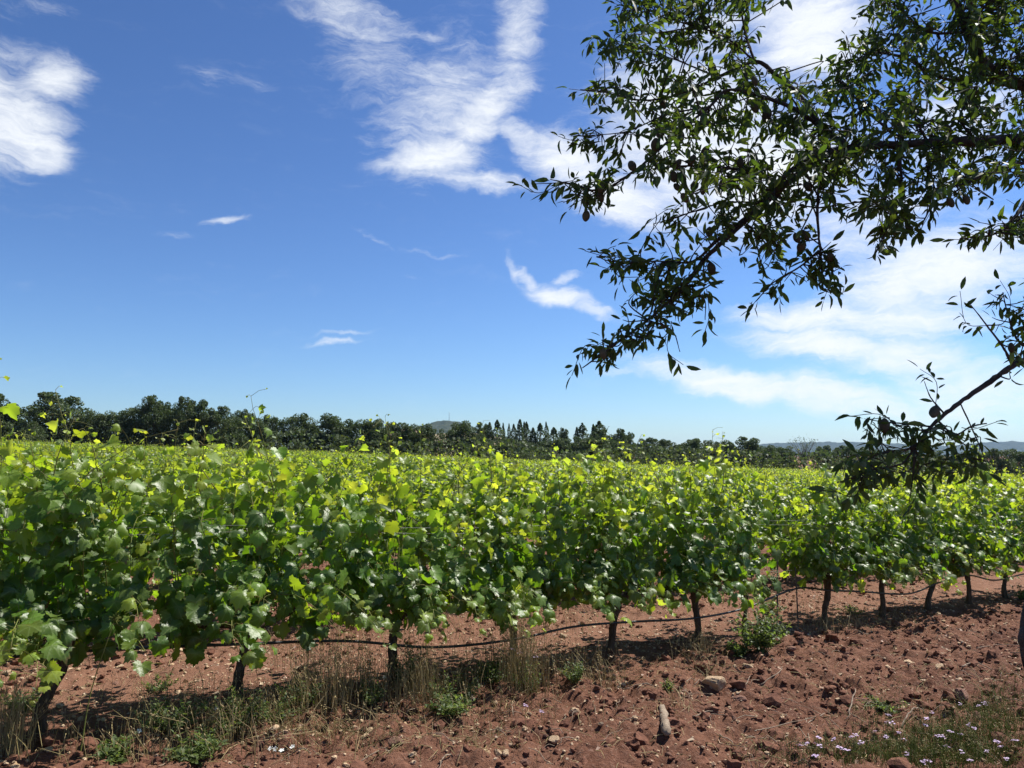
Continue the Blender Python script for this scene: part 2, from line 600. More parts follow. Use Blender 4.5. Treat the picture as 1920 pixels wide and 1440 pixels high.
def noise_mat(name, c1, c2, scale, rough=0.85, c3=None, stretch=(1, 1, 1), bstr=0.5, bdist=0.01, spec=0.2, bscale=None, rand=0.0):
    m, t, out = new_mat(name)
    co = t.add('ShaderNodeTexCoord').outputs['Object']
    v = t.mapping(co, scale=stretch)
    n1 = t.noise(v, scale, 6, 0.62)
    c = t.mix(t.maprange(n1, 0.35, 0.65), c1, c2)
    if c3:
        n2 = t.noise(v, scale * 3.7, 4, 0.6)
        c = t.mix(t.maprange(n2, 0.56, 0.7), c, c3)
    if rand:
        oi = t.add('ShaderNodeObjectInfo').outputs['Random']
        c = t.mix(1.0, c, t.maprange(oi, 0, 1, 1 - rand, 1 + rand), 'MULTIPLY')
    h = t.noise(v, bscale or scale * 4, 6, 0.65)
    p = principled(t, c, rough, spec, bump(t, h, bstr, bdist))
    t.l.new(p.outputs[0], out.inputs[0])
    return m


M_BARK = noise_mat("vine_bark", (0.065, 0.043, 0.03), (0.17, 0.12, 0.085), 18, 0.95, stretch=(3, 3, 0.5), bstr=1.0, bdist=0.02)
M_CANE = noise_mat("green_cane", (0.13, 0.17, 0.035), (0.20, 0.17, 0.06), 14, 0.6, bstr=0.2)
M_ABARK = noise_mat("almond_bark", (0.035, 0.029, 0.025), (0.105, 0.09, 0.078), 12, 0.95, stretch=(1, 1, 1), bstr=1.0, bdist=0.02)
M_TBARK = noise_mat("tree_bark", (0.08, 0.065, 0.05), (0.2, 0.17, 0.14), 3, 0.95)
M_HULL = noise_mat("almond_hull", (0.055, 0.052, 0.034), (0.085, 0.078, 0.048), 60, 0.9, bstr=0.3, bdist=0.002, rand=0.25)
M_HOSE = noise_mat("black_hose", (0.012, 0.012, 0.013), (0.03, 0.029, 0.028), 30, 0.38, spec=0.5, bstr=0.1)
M_WIRE = noise_mat("galvanised_wire", (0.16, 0.16, 0.155), (0.26, 0.26, 0.25), 60, 0.4, spec=0.6, bstr=0.0)
M_POST = noise_mat("weathered_post", (0.08, 0.065, 0.05), (0.2, 0.17, 0.14), 12, 0.95, stretch=(4, 4, 0.4), bstr=0.8)
M_STONE = noise_mat("limestone", (0.48, 0.32, 0.18), (0.62, 0.47, 0.32), 9, 0.9, c3=(0.27, 0.16, 0.11), bstr=0.7, bdist=0.02, rand=0.2)
M_REDSTONE = noise_mat("red_stone", (0.20, 0.10, 0.07), (0.31, 0.18, 0.13), 9, 0.9, c3=(0.15, 0.07, 0.05), bstr=0.7, bdist=0.02, rand=0.25)
M_WOOD = noise_mat("dead_wood", (0.19, 0.14, 0.10), (0.34, 0.27, 0.20), 14, 0.9, stretch=(3, 3, 0.6), bstr=0.8)
M_GRAPE = noise_mat("green_grape", (0.10, 0.16, 0.03), (0.16, 0.23, 0.05), 40, 0.4, spec=0.5, bstr=0.0)
M_PINK = noise_mat("pink_petal", (0.40, 0.29, 0.44), (0.55, 0.43, 0.58), 60, 0.7, bstr=0.0, rand=0.15)
M_WHITE = noise_mat("white_petal", (0.72, 0.72, 0.66), (0.82, 0.82, 0.78), 40, 0.7, bstr=0.0)
M_WALL = noise_mat("pale_render", (0.62, 0.57, 0.5), (0.74, 0.7, 0.64), 2, 0.9)
M_ROOF = noise_mat("clay_roof", (0.22, 0.15, 0.11), (0.30, 0.21, 0.16), 5, 0.9)
M_GLASS = noise_mat("window_glass", (0.03, 0.035, 0.04), (0.05, 0.055, 0.06), 3, 0.15, spec=0.5, bstr=0.0)


def soil_material():
    m, t, out = new_mat("red_soil")
    co = t.add('ShaderNodeNewGeometry').outputs['Position']
    big = t.noise(co, 0.9, 4, 0.6)
    mid = t.noise(co, 7.0, 6, 0.65)
    small = t.noise(co, 45.0, 5, 0.7)
    tiny = t.noise(co, 160.0, 3, 0.6)
    c = t.mix(t.maprange(mid, 0.34, 0.66), (0.092, 0.040, 0.025), (0.188, 0.085, 0.051))
    c = t.mix(t.maprange(big, 0.42, 0.62, 0, 0.8), c, (0.215, 0.104, 0.064))
    # compacted strip between the first two rows, painted paler to look sunlit
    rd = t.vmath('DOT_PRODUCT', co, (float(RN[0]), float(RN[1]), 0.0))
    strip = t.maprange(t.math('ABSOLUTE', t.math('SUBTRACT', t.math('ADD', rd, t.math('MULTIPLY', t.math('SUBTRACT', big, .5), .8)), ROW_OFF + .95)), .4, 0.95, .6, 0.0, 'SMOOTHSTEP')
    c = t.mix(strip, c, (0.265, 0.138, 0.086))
    c = t.mix(t.maprange(small, 0.52, 0.74, 0, 0.75), c, (0.31, 0.19, 0.14))
    c = t.mix(t.maprange(small, 0.44, 0.28, 0, 0.7), c, (0.075, 0.036, 0.028))
    c = t.mix(t.maprange(tiny, 0.68, 0.76, 0, 0.7), c, (0.42, 0.32, 0.25))
    h = t.math('ADD', t.math('MULTIPLY', small, 1.0), t.math('MULTIPLY', tiny, 0.35))
    p = principled(t, c, 0.95, 0.15, bump(t, h, 0.9, 0.03))
    t.l.new(p.outputs[0], out.inputs[0])
    return m


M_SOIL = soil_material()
M_CLOD = noise_mat("soil_clod", (0.098, 0.042, 0.027), (0.19, 0.088, 0.054), 16, 0.95, c3=(0.085, 0.04, 0.03), bstr=0.8, bdist=0.01)


def wood_hill_material(name, c1, c2, scale):
    m, t, out = new_mat(name)
    co = t.add('ShaderNodeNewGeometry').outputs['Position']
    n = t.noise(co, scale, 5, 0.65)
    c = t.mix(t.maprange(n, 0.38, 0.62), c1, c2)
    p = principled(t, c, 0.95, 0.1, bump(t, n, 1.0, 6.0))
    t.l.new(p.outputs[0], out.inputs[0])
    return m


M_HILL = wood_hill_material("wooded_hill", (0.022, 0.034, 0.018), (0.06, 0.07, 0.04), 0.05)
M_FIELD = wood_hill_material("dry_field", (0.22, 0.18, 0.11), (0.31, 0.25, 0.16), 0.03)

# ------------------------------------------------------------------ ground


def axis_lines(lo, hi, step, far):
    a = list(np.arange(lo, hi + step / 2, step))
    s = step
    x = hi
    while x < far:
        s *= 1.13
        x += s
        a.append(x)
    s = step
    x = lo
    b = []
    while x > -far:
        s *= 1.13
        x -= s
        b.append(x)
    return np.array(b[::-1] + a)


gx = axis_lines(-4.2, 7.5, 0.022, 7000)
gy = axis_lines(3.5, 11.0, 0.022, 7000)
GX, GY = np.meshgrid(gx, gy)
GZ = gz(GX, GY)
nx, ny = len(gx), len(gy)
i = np.arange(ny - 1)[:, None] * nx + np.arange(nx - 1)[None]
gq = np.stack([i, i + 1, i + 1 + nx, i + nx], -1).reshape(-1, 4)
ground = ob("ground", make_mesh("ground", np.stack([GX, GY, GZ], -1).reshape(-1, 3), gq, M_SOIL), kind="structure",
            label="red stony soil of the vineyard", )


def hill(name, mat, u0, u1, Y0, depth, prof, bumpy, n=(220, 36), seed=1):
    """ridge whose crest follows prof: photo x -> photo y, at distance Y0"""
    us = np.linspace(u0, u1, n[0])
    pu = [p[0] for p in prof]; pv = [p[1] for p in prof]
    crest_v = np.interp(us, pu, pv)
    V = []
    ts = np.linspace(-1, 1, n[1])
    for t in ts:
        y = Y0 + depth * t
        for u, v in zip(us, crest_v):
            x = (u - 960) / FPX * Y0
            zc = EYE + (854.5 - v) / FPX * Y0
            s = math.cos(t * math.pi / 2) ** 1.3
            V.append((x, y, -3 + (zc + 3) * s))
    V = np.array(V)
    k = Y0 / 100.0
    V[:, 2] += bumpy * (vnoise(V[:, 0] / k * 1.2, V[:, 1] / k * 0.8, seed) + 0.6 * vnoise(V[:, 0] / k * 3.1, V[:, 1] / k * 3, seed + 1) + 0.5 * vnoise(V[:, 0] / k * 9, V[:, 1] / k * 9, seed + 2)) * np.clip(V[:, 2] / 20, 0, 1)
    i = np.arange(n[1] - 1)[:, None] * n[0] + np.arange(n[0] - 1)[None]
    q = np.stack([i, i + 1, i + 1 + n[0], i + n[0]], -1).reshape(-1, 4)
    return ob(name, make_mesh(name, V, q, mat), kind="structure")


hill("distant_hills", M_HILL, 1180, 2700, 5600, 900,
     [(1180, 850), (1330, 842), (1430, 833), (1500, 830), (1570, 829), (1640, 832), (1700, 833), (1760, 838), (1800, 836), (1845, 830), (1875, 828), (1910, 831), (1960, 834), (2100, 838), (2300, 830), (2700, 850)], 12, seed=11)
hill("distant_hill", M_HILL, 520, 1300, 2300, 500,
     [(520, 850), (640, 838), (740, 822), (790, 801), (815, 793), (838, 789.5), (860, 791), (880, 797), (900, 806), (960, 822), (1040, 833), (1160, 842), (1300, 850)], 5, seed=21)
hill("hillside_field", M_FIELD, 640, 1050, 620, 120, [(640, 846), (740, 828), (790, 817), (850, 812), (900, 813), (960, 826), (1050, 846)], 0.6, seed=31)

# ------------------------------------------------------------------ grapevine leaf shapes


def grape_leaf(nb, seed, droop, fold, wave):
    r_ = np.random.default_rng(seed)
    th = np.linspace(-math.pi, math.pi, nb, endpoint=False) + math.pi / nb
    key_a = np.array([0, 14, 27, 40, 52, 66, 80, 95, 108, 125, 142, 160, 172, 180]) * math.pi / 180
    key_r = np.array([1.0, .88, .73, .84, .92, .79, .64, .74, .78, .70, .66, .56, .38, .10])
    r0 = np.interp(np.abs(th), key_a, key_r)
    if nb > 14:
        r0 = r0 * (1 + 0.075 * np.where(np.arange(nb) % 2 == 0, 1, -1)) * (1 + r_.normal(0, 0.03, nb))
    r0 = r0 * 0.62
    x = np.sin(th) * r0
    y = np.cos(th) * r0
    va = np.array([0, 52, 108]) * math.pi / 180
    dv = np.min(np.abs(np.abs(th)[:, None] - va[None]), 1)
    ph = r_.uniform(0, 6)
    side = r_.uniform(-.1, .45)

    def zf(x, y, r, th):
        dv = np.min(np.abs(np.abs(th)[:, None] - va[None]), 1)
        return (-droop * r ** 2 + fold * r * np.cos(dv * 6.0) - .35 * droop * np.maximum(y, 0) ** 2 + wave * np.sin(th * 3 + ph) * r * (r / .6)
                + np.abs(x) * side + tw_ * x * y)
    tw_ = r_.normal(0, .5)
    z = zf(x, y, r0, th)
    v = [np.array([(0, 0, 0.0)]), np.stack([x, y, z], -1)]
    j = np.arange(nb)
    if nb < 20:
        t = np.stack([np.zeros(nb, int), 1 + (j + 1) % nb, 1 + j], -1)
        return np.concatenate(v), t
    m = nb // 3                                   # inner ring carries the cupping
    ti = th[1::3][:m]
    ri = r0[1::3][:m] * .52
    xi, yi = np.sin(ti) * ri, np.cos(ti) * ri
    v.append(np.stack([xi, yi, zf(xi, yi, ri, ti)], -1))
    T = []
    for k in range(m):
        a, b = 1 + nb + k, 1 + nb + (k + 1) % m
        o = [1 + (3 * k + 1 + e) % nb for e in range(4)]
        T += [(0, b, a), (a, o[1], o[0]), (a, o[2], o[1]), (a, b, o[2]), (b, o[3], o[2])]
    return np.concatenate(v), np.array(T)


LEAF_HI = [grape_leaf(36, 10 + k, d, f, w) for k, (d, f, w) in enumerate([(0.5, 0.04, 0.12), (1.0, 0.05, 0.18), (0.2, 0.05, 0.16), (1.5, 0.03, 0.2), (-0.5, 0.05, 0.14), (0.8, 0.06, 0.26)])]
LEAF_MID = [grape_leaf(24, 30 + k, d, f, w) for k, (d, f, w) in enumerate([(0.4, 0.04, 0.1), (0.9, 0.05, 0.18), (0.1, 0.06, 0.12)])]
LEAF_LOW = [grape_leaf(9, 50 + k, d, 0.1, w) for k, (d, w) in enumerate([(0.4, 0.1), (0.9, 0.15)])]
LEAF_MESH = {}
for ai, age in enumerate((0.0, 0.25, 0.5, 0.75, 1.0)):
    for k, (v, t) in enumerate(LEAF_HI):
        LEAF_MESH[(ai, k)] = make_mesh("grape_leaf", v, t, M_VINE, {"age": np.full(len(v), age), "rnd": np.zeros(len(v))}, uv=v[:, :2])


def gen_vine(r_, height=1.5, half=0.46, nshoot=15, lean=0.0, spread=1.0, lateral=0.45, skirt=70, low=.40, tall=2):
    """one plant in its own frame: x along the row, y away from the camera, z up"""
    up = np.array([0, 0, 1.0])
    seedph = r_.uniform(0, 6)
    head = np.array([lean * 0.15, 0, 0.46 + r_.uniform(-.04, .04)])
    base = np.array([0.0, 0, -0.06])
    p = [base, base + (head - base) * 0.35 + np.array([r_.normal(0, .012) - lean * .03, r_.normal(0, .02), 0]),
         base + (head - base) * 0.7 + np.array([r_.normal(0, .014), r_.normal(0, .014), 0]), head, head + np.array([0, 0, 0.06])]
    trunk = spline([list(q) + [rad] for q, rad in zip(p, (0.046, 0.031, 0.028, 0.036, 0.018))], 6)
    trunk[:, 3] *= 1 + r_.normal(0, 0.07, len(trunk))
    arms = []
    for s in (-1, 1):
        a = [head + (0, 0, -0.01), head + np.array([s * .12, r_.normal(0, .02), .05]), head + np.array([s * .28, r_.normal(0, .02), .08 + r_.normal(0, .02)]), np.array([s * half * .85, r_.normal(0, .02), .56])]
        arms.append(spline([list(q) + [rad] for q, rad in zip(a, (.026, .02, .016, .010))], 4))
    shoots, leaves = [], []
    for k in range(nshoot):
        x0 = -half + 2 * half * (k + r_.uniform(0.1, 0.9)) / nshoot
        pos = np.array([x0, r_.normal(0, .03), 0.57 + r_.uniform(-.03, .05)])
        hang = r_.random() < 0.36
        side0 = -1 if r_.random() < 0.6 else 1
        if hang:
            d = unit([r_.normal(0, .4), side0 * r_.uniform(.6, 1.1) * spread, r_.uniform(.2, .9)])
            n = int(r_.integers(9, 14))
        else:
            d = unit([r_.normal(0, .16) - x0 * 0.15, r_.normal(0, .30) * spread, 1])
            hfac = 1.0 - 0.44 * (abs(x0) / half) ** 2
            n = int(r_.integers(10, 19) * (height / 1.36))
            n = max(7, int(n * hfac))
            if r_.random() < 0.1:
                n += 3
        step = r_.uniform(.068, .088)
        pts = [pos.copy()]
        flop = unit([r_.normal(0, 1), r_.normal(0, .8), 0]) * r_.uniform(0.0, .16)
        if r_.random() < 0.3:
            flop *= 0.2
        alt = r_.choice([-1, 1])
        for i_ in range(n):
            d = d + r_.normal(0, .09, 3)
            if hang:
                d = d - up * 0.13
                if pos[2] < 0.75:
                    d[2] = max(d[2], -0.9)
                if pos[2] < 0.46:
                    break
            else:
                if pos[2] < 1.15 and abs(pos[1]) > 0.2 * spread:
                    d[1] -= 0.22 * np.sign(pos[1])
                if pos[2] > height - 0.45:
                    d = d + flop - up * 0.035
                if pos[2] > height + .1:
                    d = d - up * 0.1
            d = unit(d)
            pos = pos + d * step
            pts.append(pos.copy())
            f = i_ / max(n - 1, 1)
            out = np.array([0, np.sign(pos[1] + r_.normal(0, .09)) or 1.0, 0])
            sd = unit(np.cross(d, [r_.normal(0, .4), 1.0, r_.normal(0, .4)])) * alt
            alt = -alt
            size = (0.122 if f < 0.72 else 0.122 * (1 - 0.85 * (f - 0.72) / 0.28)) * r_.uniform(.6, 1.18) * (0.9 if hang else 1)
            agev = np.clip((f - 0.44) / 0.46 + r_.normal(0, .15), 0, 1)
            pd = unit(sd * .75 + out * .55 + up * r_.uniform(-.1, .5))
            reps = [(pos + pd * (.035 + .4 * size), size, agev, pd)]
            reps_n = (1 if r_.random() < lateral else 0) + (1 if r_.random() < lateral * .4 else 0)
            for _ in range(reps_n):
                pd2 = unit(-sd * .6 + out * r_.uniform(.2, .9) + r_.normal(0, .4, 3))
                reps.append((pos + pd2 * r_.uniform(.04, .13), size * r_.uniform(.45, .85), np.clip(agev + r_.choice([0, .15, .5], p=[.5, .3, .2]), 0, 1), pd2))
            for (lp, ls, la, pdir) in reps:
                if lp[2] < .40:
                    continue
                nrm = out * r_.uniform(.35, 1.0) + up * r_.uniform(.35, 1.0) + r_.normal(0, .33, 3)
                tip = -up * r_.uniform(.4, 1.1) + out * .35 + pdir * .55 + r_.normal(0, .32, 3)
                if la > .8:
                    tip = tip + d * .9 + up * .6
                leaves.append((lp - unit(tip) * ls * .1, tip, nrm, ls, la, pos.copy()))
        shoots.append(np.array(pts))
    # slender tips standing above the mass
    for _ in range(tall):
        pos = np.array([r_.uniform(-half, half) * .9, r_.normal(0, .12), min(height, 1.46) - .14])
        d = unit([r_.normal(0, .3), r_.normal(0, .22), 1])
        n = int(r_.integers(5, 10)); pts = [pos.copy()]
        alt = 1
        bend = r_.normal(0, .06, 3) * (1, 1, .3)
        for i_ in range(n):
            d = unit(d + r_.normal(0, .07, 3) + bend)
            pos = pos + d * r_.uniform(.055, .075)
            pts.append(pos.copy())
            f = i_ / (n - 1)
            sd = unit(np.array([r_.normal(0, 1), r_.normal(0, 1), .3])) * 1.0
            ls = .105 * (1 - .78 * f) * r_.uniform(.75, 1.1)
            leaves.append((pos + sd * (.02 + ls * .3), sd * .8 + d * .5 - up * .45 * (1 - f), sd * .2 + up * .7 + r_.normal(0, .35, 3), ls, float(np.clip(.55 + .45 * f + r_.normal(0, .1), 0, 1)), pos.copy()))
            alt = -alt
        shoots.append(np.array(pts))
    # short side shoots round the arms fill the lower canopy
    for _ in range(skirt):
        x = r_.uniform(-half - .05, half + .05)
        sg = -1 if r_.random() < .62 else 1
        y = sg * r_.uniform(.05, .27) * spread
        z = low + (.80 - low) * r_.random() ** .9
        lp = np.array([x, y, z + .06 * math.sin(x * 9 + seedph)])
        out = np.array([0, float(sg), 0])
        ls = .125 * r_.uniform(.55, 1.15)
        nrm = out * r_.uniform(.35, 1.1) + up * r_.uniform(.3, .9) + r_.normal(0, .33, 3)
        tip = -up * r_.uniform(.6, 1.2) + out * .3 + r_.normal(0, .35, 3)
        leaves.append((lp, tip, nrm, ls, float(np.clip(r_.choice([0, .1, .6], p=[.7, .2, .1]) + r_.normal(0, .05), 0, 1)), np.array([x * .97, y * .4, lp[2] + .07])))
    return trunk, arms, shoots, leaves


def tendril(acc, r_, p):
    a = r_.uniform(0, 6.28)
    d = unit(np.array([math.cos(a), math.sin(a), r_.uniform(-.2, .9)]))
    L = r_.uniform(.05, .13)
    t = np.linspace(0, 1, 9)
    sidev = unit(np.cross(d, [0, 0, 1.0]))
    curl = r_.uniform(.4, 1.2) * L
    pts = p + np.outer(t * L, d) + np.outer(np.sin(t ** 2 * r_.uniform(3, 7)) * curl * .35 * t, sidev) - np.outer(t ** 2 * L * .35, [0, 0, 1.0])
    acc.tube(pts, np.linspace(.0014, .0007, 9), 3, False)


def trunk_mesh(trunk, arms, r_):
    A = Acc()
    v, q, t = tube(trunk[:, :3], trunk[:, 3], 10)
    k = len(trunk) * 10
    ph = np.tile(np.arange(10), len(trunk))
    groove = 1 + 0.13 * np.sin(ph * 2.5 + np.repeat(np.arange(len(trunk)), 10) * .35)
    c = np.repeat(trunk[:, :3], 10, 0)
    v[:k] = c + (v[:k] - c) * groove[:, None] + r_.normal(0, .0018, (k, 3))
    A.add(v, t, q)
    for a in arms:
        A.tube(a[:, :3], a[:, 3], 7)
    return A.mesh("vine_trunk", M_BARK)


def leaf_arrays(leaves):
    P = np.array([l[0] for l in leaves]); T = np.array([l[1] for l in leaves]); N = np.array([l[2] for l in leaves])
    S = np.array([l[3] for l in leaves]); A = np.array([l[4] for l in leaves])
    return P, T, N, S, A


def foliage_mesh(leaves, protos, r_, mat, grow=1.0):
    P, T, N, S, A = leaf_arrays(leaves)
    acc = Acc()
    which = r_.integers(0, len(protos), len(P))
    for k in range(len(protos)):
        m = which == k
        if m.any():
            acc.scatter(protos[k], P[m], T[m], N[m], S[m] * grow, age=A[m], rnd=r_.random(m.sum()))
    return acc.mesh("vine_foliage", mat)


def cane_mesh(pts, r_, tend=2):
    A = Acc()
    n = len(pts)
    rad = np.linspace(.0042, .0013, n)
    A.tube(pts, rad, 5)
    for _ in range(tend):
        tendril(A, r_, pts[int(r_.integers(n // 2, n))])
    return A.mesh("vine_cane", M_CANE)


GV, GT = ico(1)
grape_acc = Acc()
_r = np.random.default_rng(3)
for _ in range(46):
    t_ = _r.uniform(0, 1)
    rr_ = 0.028 * math.sin(math.pi * min(1, .15 + t_ * .85)) + .004
    a_ = _r.uniform(0, 6.28)
    grape_acc.add(GV * .0062 + np.array([rr_ * math.cos(a_), rr_ * math.sin(a_), -t_ * .12]), GT)
GRAPES = grape_acc.mesh("grape_bunch", M_GRAPE)


def row_point(t, row):
    off = ROW_OFF + ROW_GAP * row
    p = RN * off + RD * t
    return p[0], p[1], float(gz(p[0], p[1], False)) + 0.02


def orth_mat(P, T, N, S):
    M = frames(np.asarray(T)[None], np.asarray(N)[None])[0]
    m = np.eye(4)
    m[:3, :3] = M * S
    m[:3, 3] = P
    return m


# ---- front row: every plant is its own
FRONT_T = [-1.85, -0.80, 0.21, 1.28, 2.32, 3.32, 4.27, 5.28, 5.95, 7.21, 8.17, 9.12, 10.02, 10.98, 11.95, 12.9]
FRONT_LEAN = {0.21: 0.75, 1.28: 0.35, 4.27: 0.8, 8.17: 0.5, 9.12: 1.2}
FRONT_H = {-1.85: 1.5, -.8: 1.54, .21: 1.52, 1.28: 1.6, 2.32: 1.48, 3.32: 1.56, 4.27: 1.5, 5.28: 1.58, 5.95: 1.38, 7.21: 1.46, 8.17: 1.4, 9.12: 1.44, 10.02: 1.42, 10.98: 1.42}
TALL = {.21: 3, 1.28: 4, 3.32: 4, 4.27: 4, 5.28: 4, 2.32: 3, -.8: 3}
FRONT_NOTE = ["at the edge of the picture beyond the hose end", "whose leaves fill the edge of the picture", "on a curved leaning trunk",
              "with tall pale shoots rising over the row", "on a dark trunk wrapped in weeds", "standing in dry grass stalks", "on a leaning bare trunk", "beside the slender straight vine",
              "with a slender straight pole-like trunk", "just past the gap in the row", "on a thick bare trunk", "with a strongly leaning trunk", "on a stout dark trunk", "at the far end in view",
              "half out of the picture at the far end", "beyond the edge at the far end"]
seen_rows = "vines of the front row"
for idx, t_row in enumerate(FRONT_T):
    r_ = np.random.default_rng(100 + idx)
    slim = t_row == 5.95
    near = 1.0 if t_row < 7 else 0.9
    tr, arms, shoots, leaves = gen_vine(r_, FRONT_H.get(t_row, 1.34), 0.24 if slim else 0.42, 11 if slim else 29, FRONT_LEAN.get(t_row, r_.normal(0, .25)), 1.0, 0.6, 34 if slim else 125, .45 if t_row < 4 else .47, TALL.get(t_row, 2))
    loc = row_point(t_row, 0)
    root = empty("grapevine", loc, f"{ordinal(idx + 1)} front-row grapevine from the left, {FRONT_NOTE[idx]}", "grapevine", seen_rows, ROW_A)
    if slim:
        tr[:, :2] *= 0.3
        tr[:, 3] *= 0.62
    ob("trunk", trunk_mesh(tr, arms, r_), root)
    order = sorted(range(len(leaves)), key=lambda k: leaves[k][0][1] - 0.12 * leaves[k][0][2] - 0.6 * leaves[k][3])
    NOBJ = 290
    singles = order[:NOBJ]
    rest = [leaves[k] for k in order[NOBJ:]]
    for k in singles:
        P, T, N, S, A, _p = leaves[k]
        ob("leaf", LEAF_MESH[(int(round(A * 4)), int(r_.integers(0, 6)))], root, mat4=orth_mat(P, T, N, S))
    petac = Acc()
    for (P, T, N, S, A, sp) in leaves:
        petac.tube([sp, (sp + P) / 2 + (0, 0, .012), P], [.0017, .0014, .0012], 3, False)
    ob("leaf_stalks", petac.mesh("leaf_stalks", M_CANE), root, kind="stuff")
    if rest:
        ob("foliage", foliage_mesh(rest, LEAF_MID, r_, M_VINE_F), root, kind="stuff")
    for s in shoots:
        if len(s) > 4:
            ob("cane", cane_mesh(s, r_), root)
    for _ in range(3):
        ob("grape_bunch", GRAPES, root, loc=(r_.uniform(-.35, .35), r_.uniform(-.22, -.08), r_.uniform(.58, .72)), kind="stuff")

# ---- the rows behind: a set of plants reused with turns and sizes
PROTO = []
for k in range(8):
    r_ = np.random.default_rng(500 + k)
    tr, arms, shoots, leaves = gen_vine(r_, 1.2, .46, 21, r_.normal(0, .5), 1.0, .45, 70, .44, 2)
    ca = Acc()
    for s in shoots:
        if len(s) > 4:
            ca.tube(s, np.linspace(.004, .0015, len(s)), 3, False)
            tendril(ca, r_, s[-2]); tendril(ca, r_, s[-1])
    order = sorted(range(len(leaves)), key=lambda q: leaves[q][0][1] - 0.5 * leaves[q][0][2])
    PROTO.append(dict(trunk=trunk_mesh(tr, arms, r_), leaves=leaves, top=order[:60],
                      all=foliage_mesh(leaves, LEAF_MID, r_, M_VINE_F), rest=foliage_mesh([leaves[q] for q in order[60:]], LEAF_MID, r_, M_VINE_F),
                      cane=ca.mesh("vine_cane", M_CANE)))
FARP = []
for k in range(5):
    r_ = np.random.default_rng(700 + k)
    tr, arms, shoots, leaves = gen_vine(r_, 1.05, .5, 14, 0, 1.0, .1)
    FARP.append(foliage_mesh(leaves, LEAF_LOW, r_, M_VINE_F, 1.18))

spots = []
vrng = np.random.default_rng(42)
for row in range(1, 62):
    for t in np.arange(-150, 190, 1.0):
        tt = t + vrng.normal(0, .06) + (row * .37) % 1
        x, y = RN * (ROW_OFF + ROW_GAP * row) + RD * tt
        if y < 2 or y > 92 or abs(x) > 0.70 * y + 1.6:
            continue
        x, y, z = row_point(tt, row)
        spots.append((math.hypot(x, y), row, tt, (x, y, z)))
spots.sort(key=lambda s: s[0])
# those nearest first; at most 284 more plants besides the front row
things, far = spots[:284], spots[284:]
by_row = {}
for s in things:
    by_row.setdefault(s[1], []).append(s)
for row, ss in by_row.items():
    ss.sort(key=lambda s: s[2])
    for n_, (dist, row, tt, loc) in enumerate(ss):
        k = int(vrng.integers(0, len(PROTO)))
        pr = PROTO[k]
        if row <= 6:
            label = f"{ordinal(n_ + 1)} grapevine from the left in the {ordinal(row + 1)} row back"
            grp = f"vines of the {ordinal(row + 1)} row"
        else:
            label = "grapevine packed leaf to leaf in the rows behind the seventh row"
            grp = "vines of the rows behind the seventh row"
        root = empty("grapevine", loc, label, "grapevine", grp, ROW_A + (math.pi if vrng.random() < .5 and row > 1 else 0) + vrng.normal(0, .05))
        s_ = vrng.uniform(.93, 1.07)
        hrow = (1.12 if row == 1 else (1.06 if row == 2 else 0.98)) * (1 + .16 * float(vnoise(loc[0] * .35, loc[1] * .35, 17)))
        root.scale = (s_ * vrng.choice([-1, 1]) if row > 1 else s_, s_, hrow * vrng.uniform(.9, 1.06) * (1.0 if vrng.random() > .12 else 1.08))
        ob("trunk", pr["trunk"], root)
        ob("cane", pr["cane"], root, kind="stuff")
        if row == 1:
            for q in pr["top"]:
                P, T, N, S, A, _p = pr["leaves"][q]
                ob("leaf", LEAF_MESH[(int(round(A * 4)), int(vrng.integers(0, 6)))], root, mat4=orth_mat(P, T, N, S))
            ob("foliage", pr["rest"], root, kind="stuff")
        else:
            ob("foliage", pr["all"], root, kind="stuff")

# ---- everything farther reads as one mass: one object, instanced on points
src_col = bpy.data.collections.new("vine_sources")
for k, me in enumerate(FARP):
    o = bpy.data.objects.new("far_vine_source", me)
    src_col.objects.link(o)
pm = bpy.data.meshes.new("vine_rows")
pm.vertices.add(len(far))
pm.vertices.foreach_set("co", np.array([s[3] for s in far], np.float32).ravel())
ra = pm.attributes.new("rot", 'FLOAT', 'POINT')
ra.data.foreach_set("value", (ROW_A + np.where(vrng.random(len(far)) < .5, math.pi, 0) + vrng.normal(0, .08, len(far))).astype(np.float32))
sa = pm.attributes.new("siz", 'FLOAT', 'POINT')
fx_ = np.array([s[3][0] for s in far]); fy_ = np.array([s[3][1] for s in far])
sa.data.foreach_set("value", (vrng.uniform(.87, 1.03, len(far)) * (1 + .2 * vnoise(fx_ * .2, fy_ * .2, 17))).astype(np.float32))
vr = ob("vine_rows", pm, kind="stuff", label="mass of vine rows running to the far trees")
ng = bpy.data.node_groups.new("vine_rows", 'GeometryNodeTree')
ng.interface.new_socket("Geometry", in_out='INPUT', socket_type='NodeSocketGeometry')
ng.interface.new_socket("Geometry", in_out='OUTPUT', socket_type='NodeSocketGeometry')
gi = ng.nodes.new('NodeGroupInput'); go = ng.nodes.new('NodeGroupOutput')
ci = ng.nodes.new('GeometryNodeCollectionInfo')
ci.inputs['Collection'].default_value = src_col
ci.inputs['Separate Children'].default_value = True
ci.inputs['Reset Children'].default_value = True
ip = ng.nodes.new('GeometryNodeInstanceOnPoints')
ip.inputs['Pick Instance'].default_value = True
nr = ng.nodes.new('GeometryNodeInputNamedAttribute'); nr.data_type = 'FLOAT'; nr.inputs['Name'].default_value = "rot"
ns = ng.nodes.new('GeometryNodeInputNamedAttribute'); ns.data_type = 'FLOAT'; ns.inputs['Name'].default_value = "siz"
cx = ng.nodes.new('ShaderNodeCombineXYZ')
e2r = ng.nodes.new('FunctionNodeEulerToRotation')
L = ng.links.new
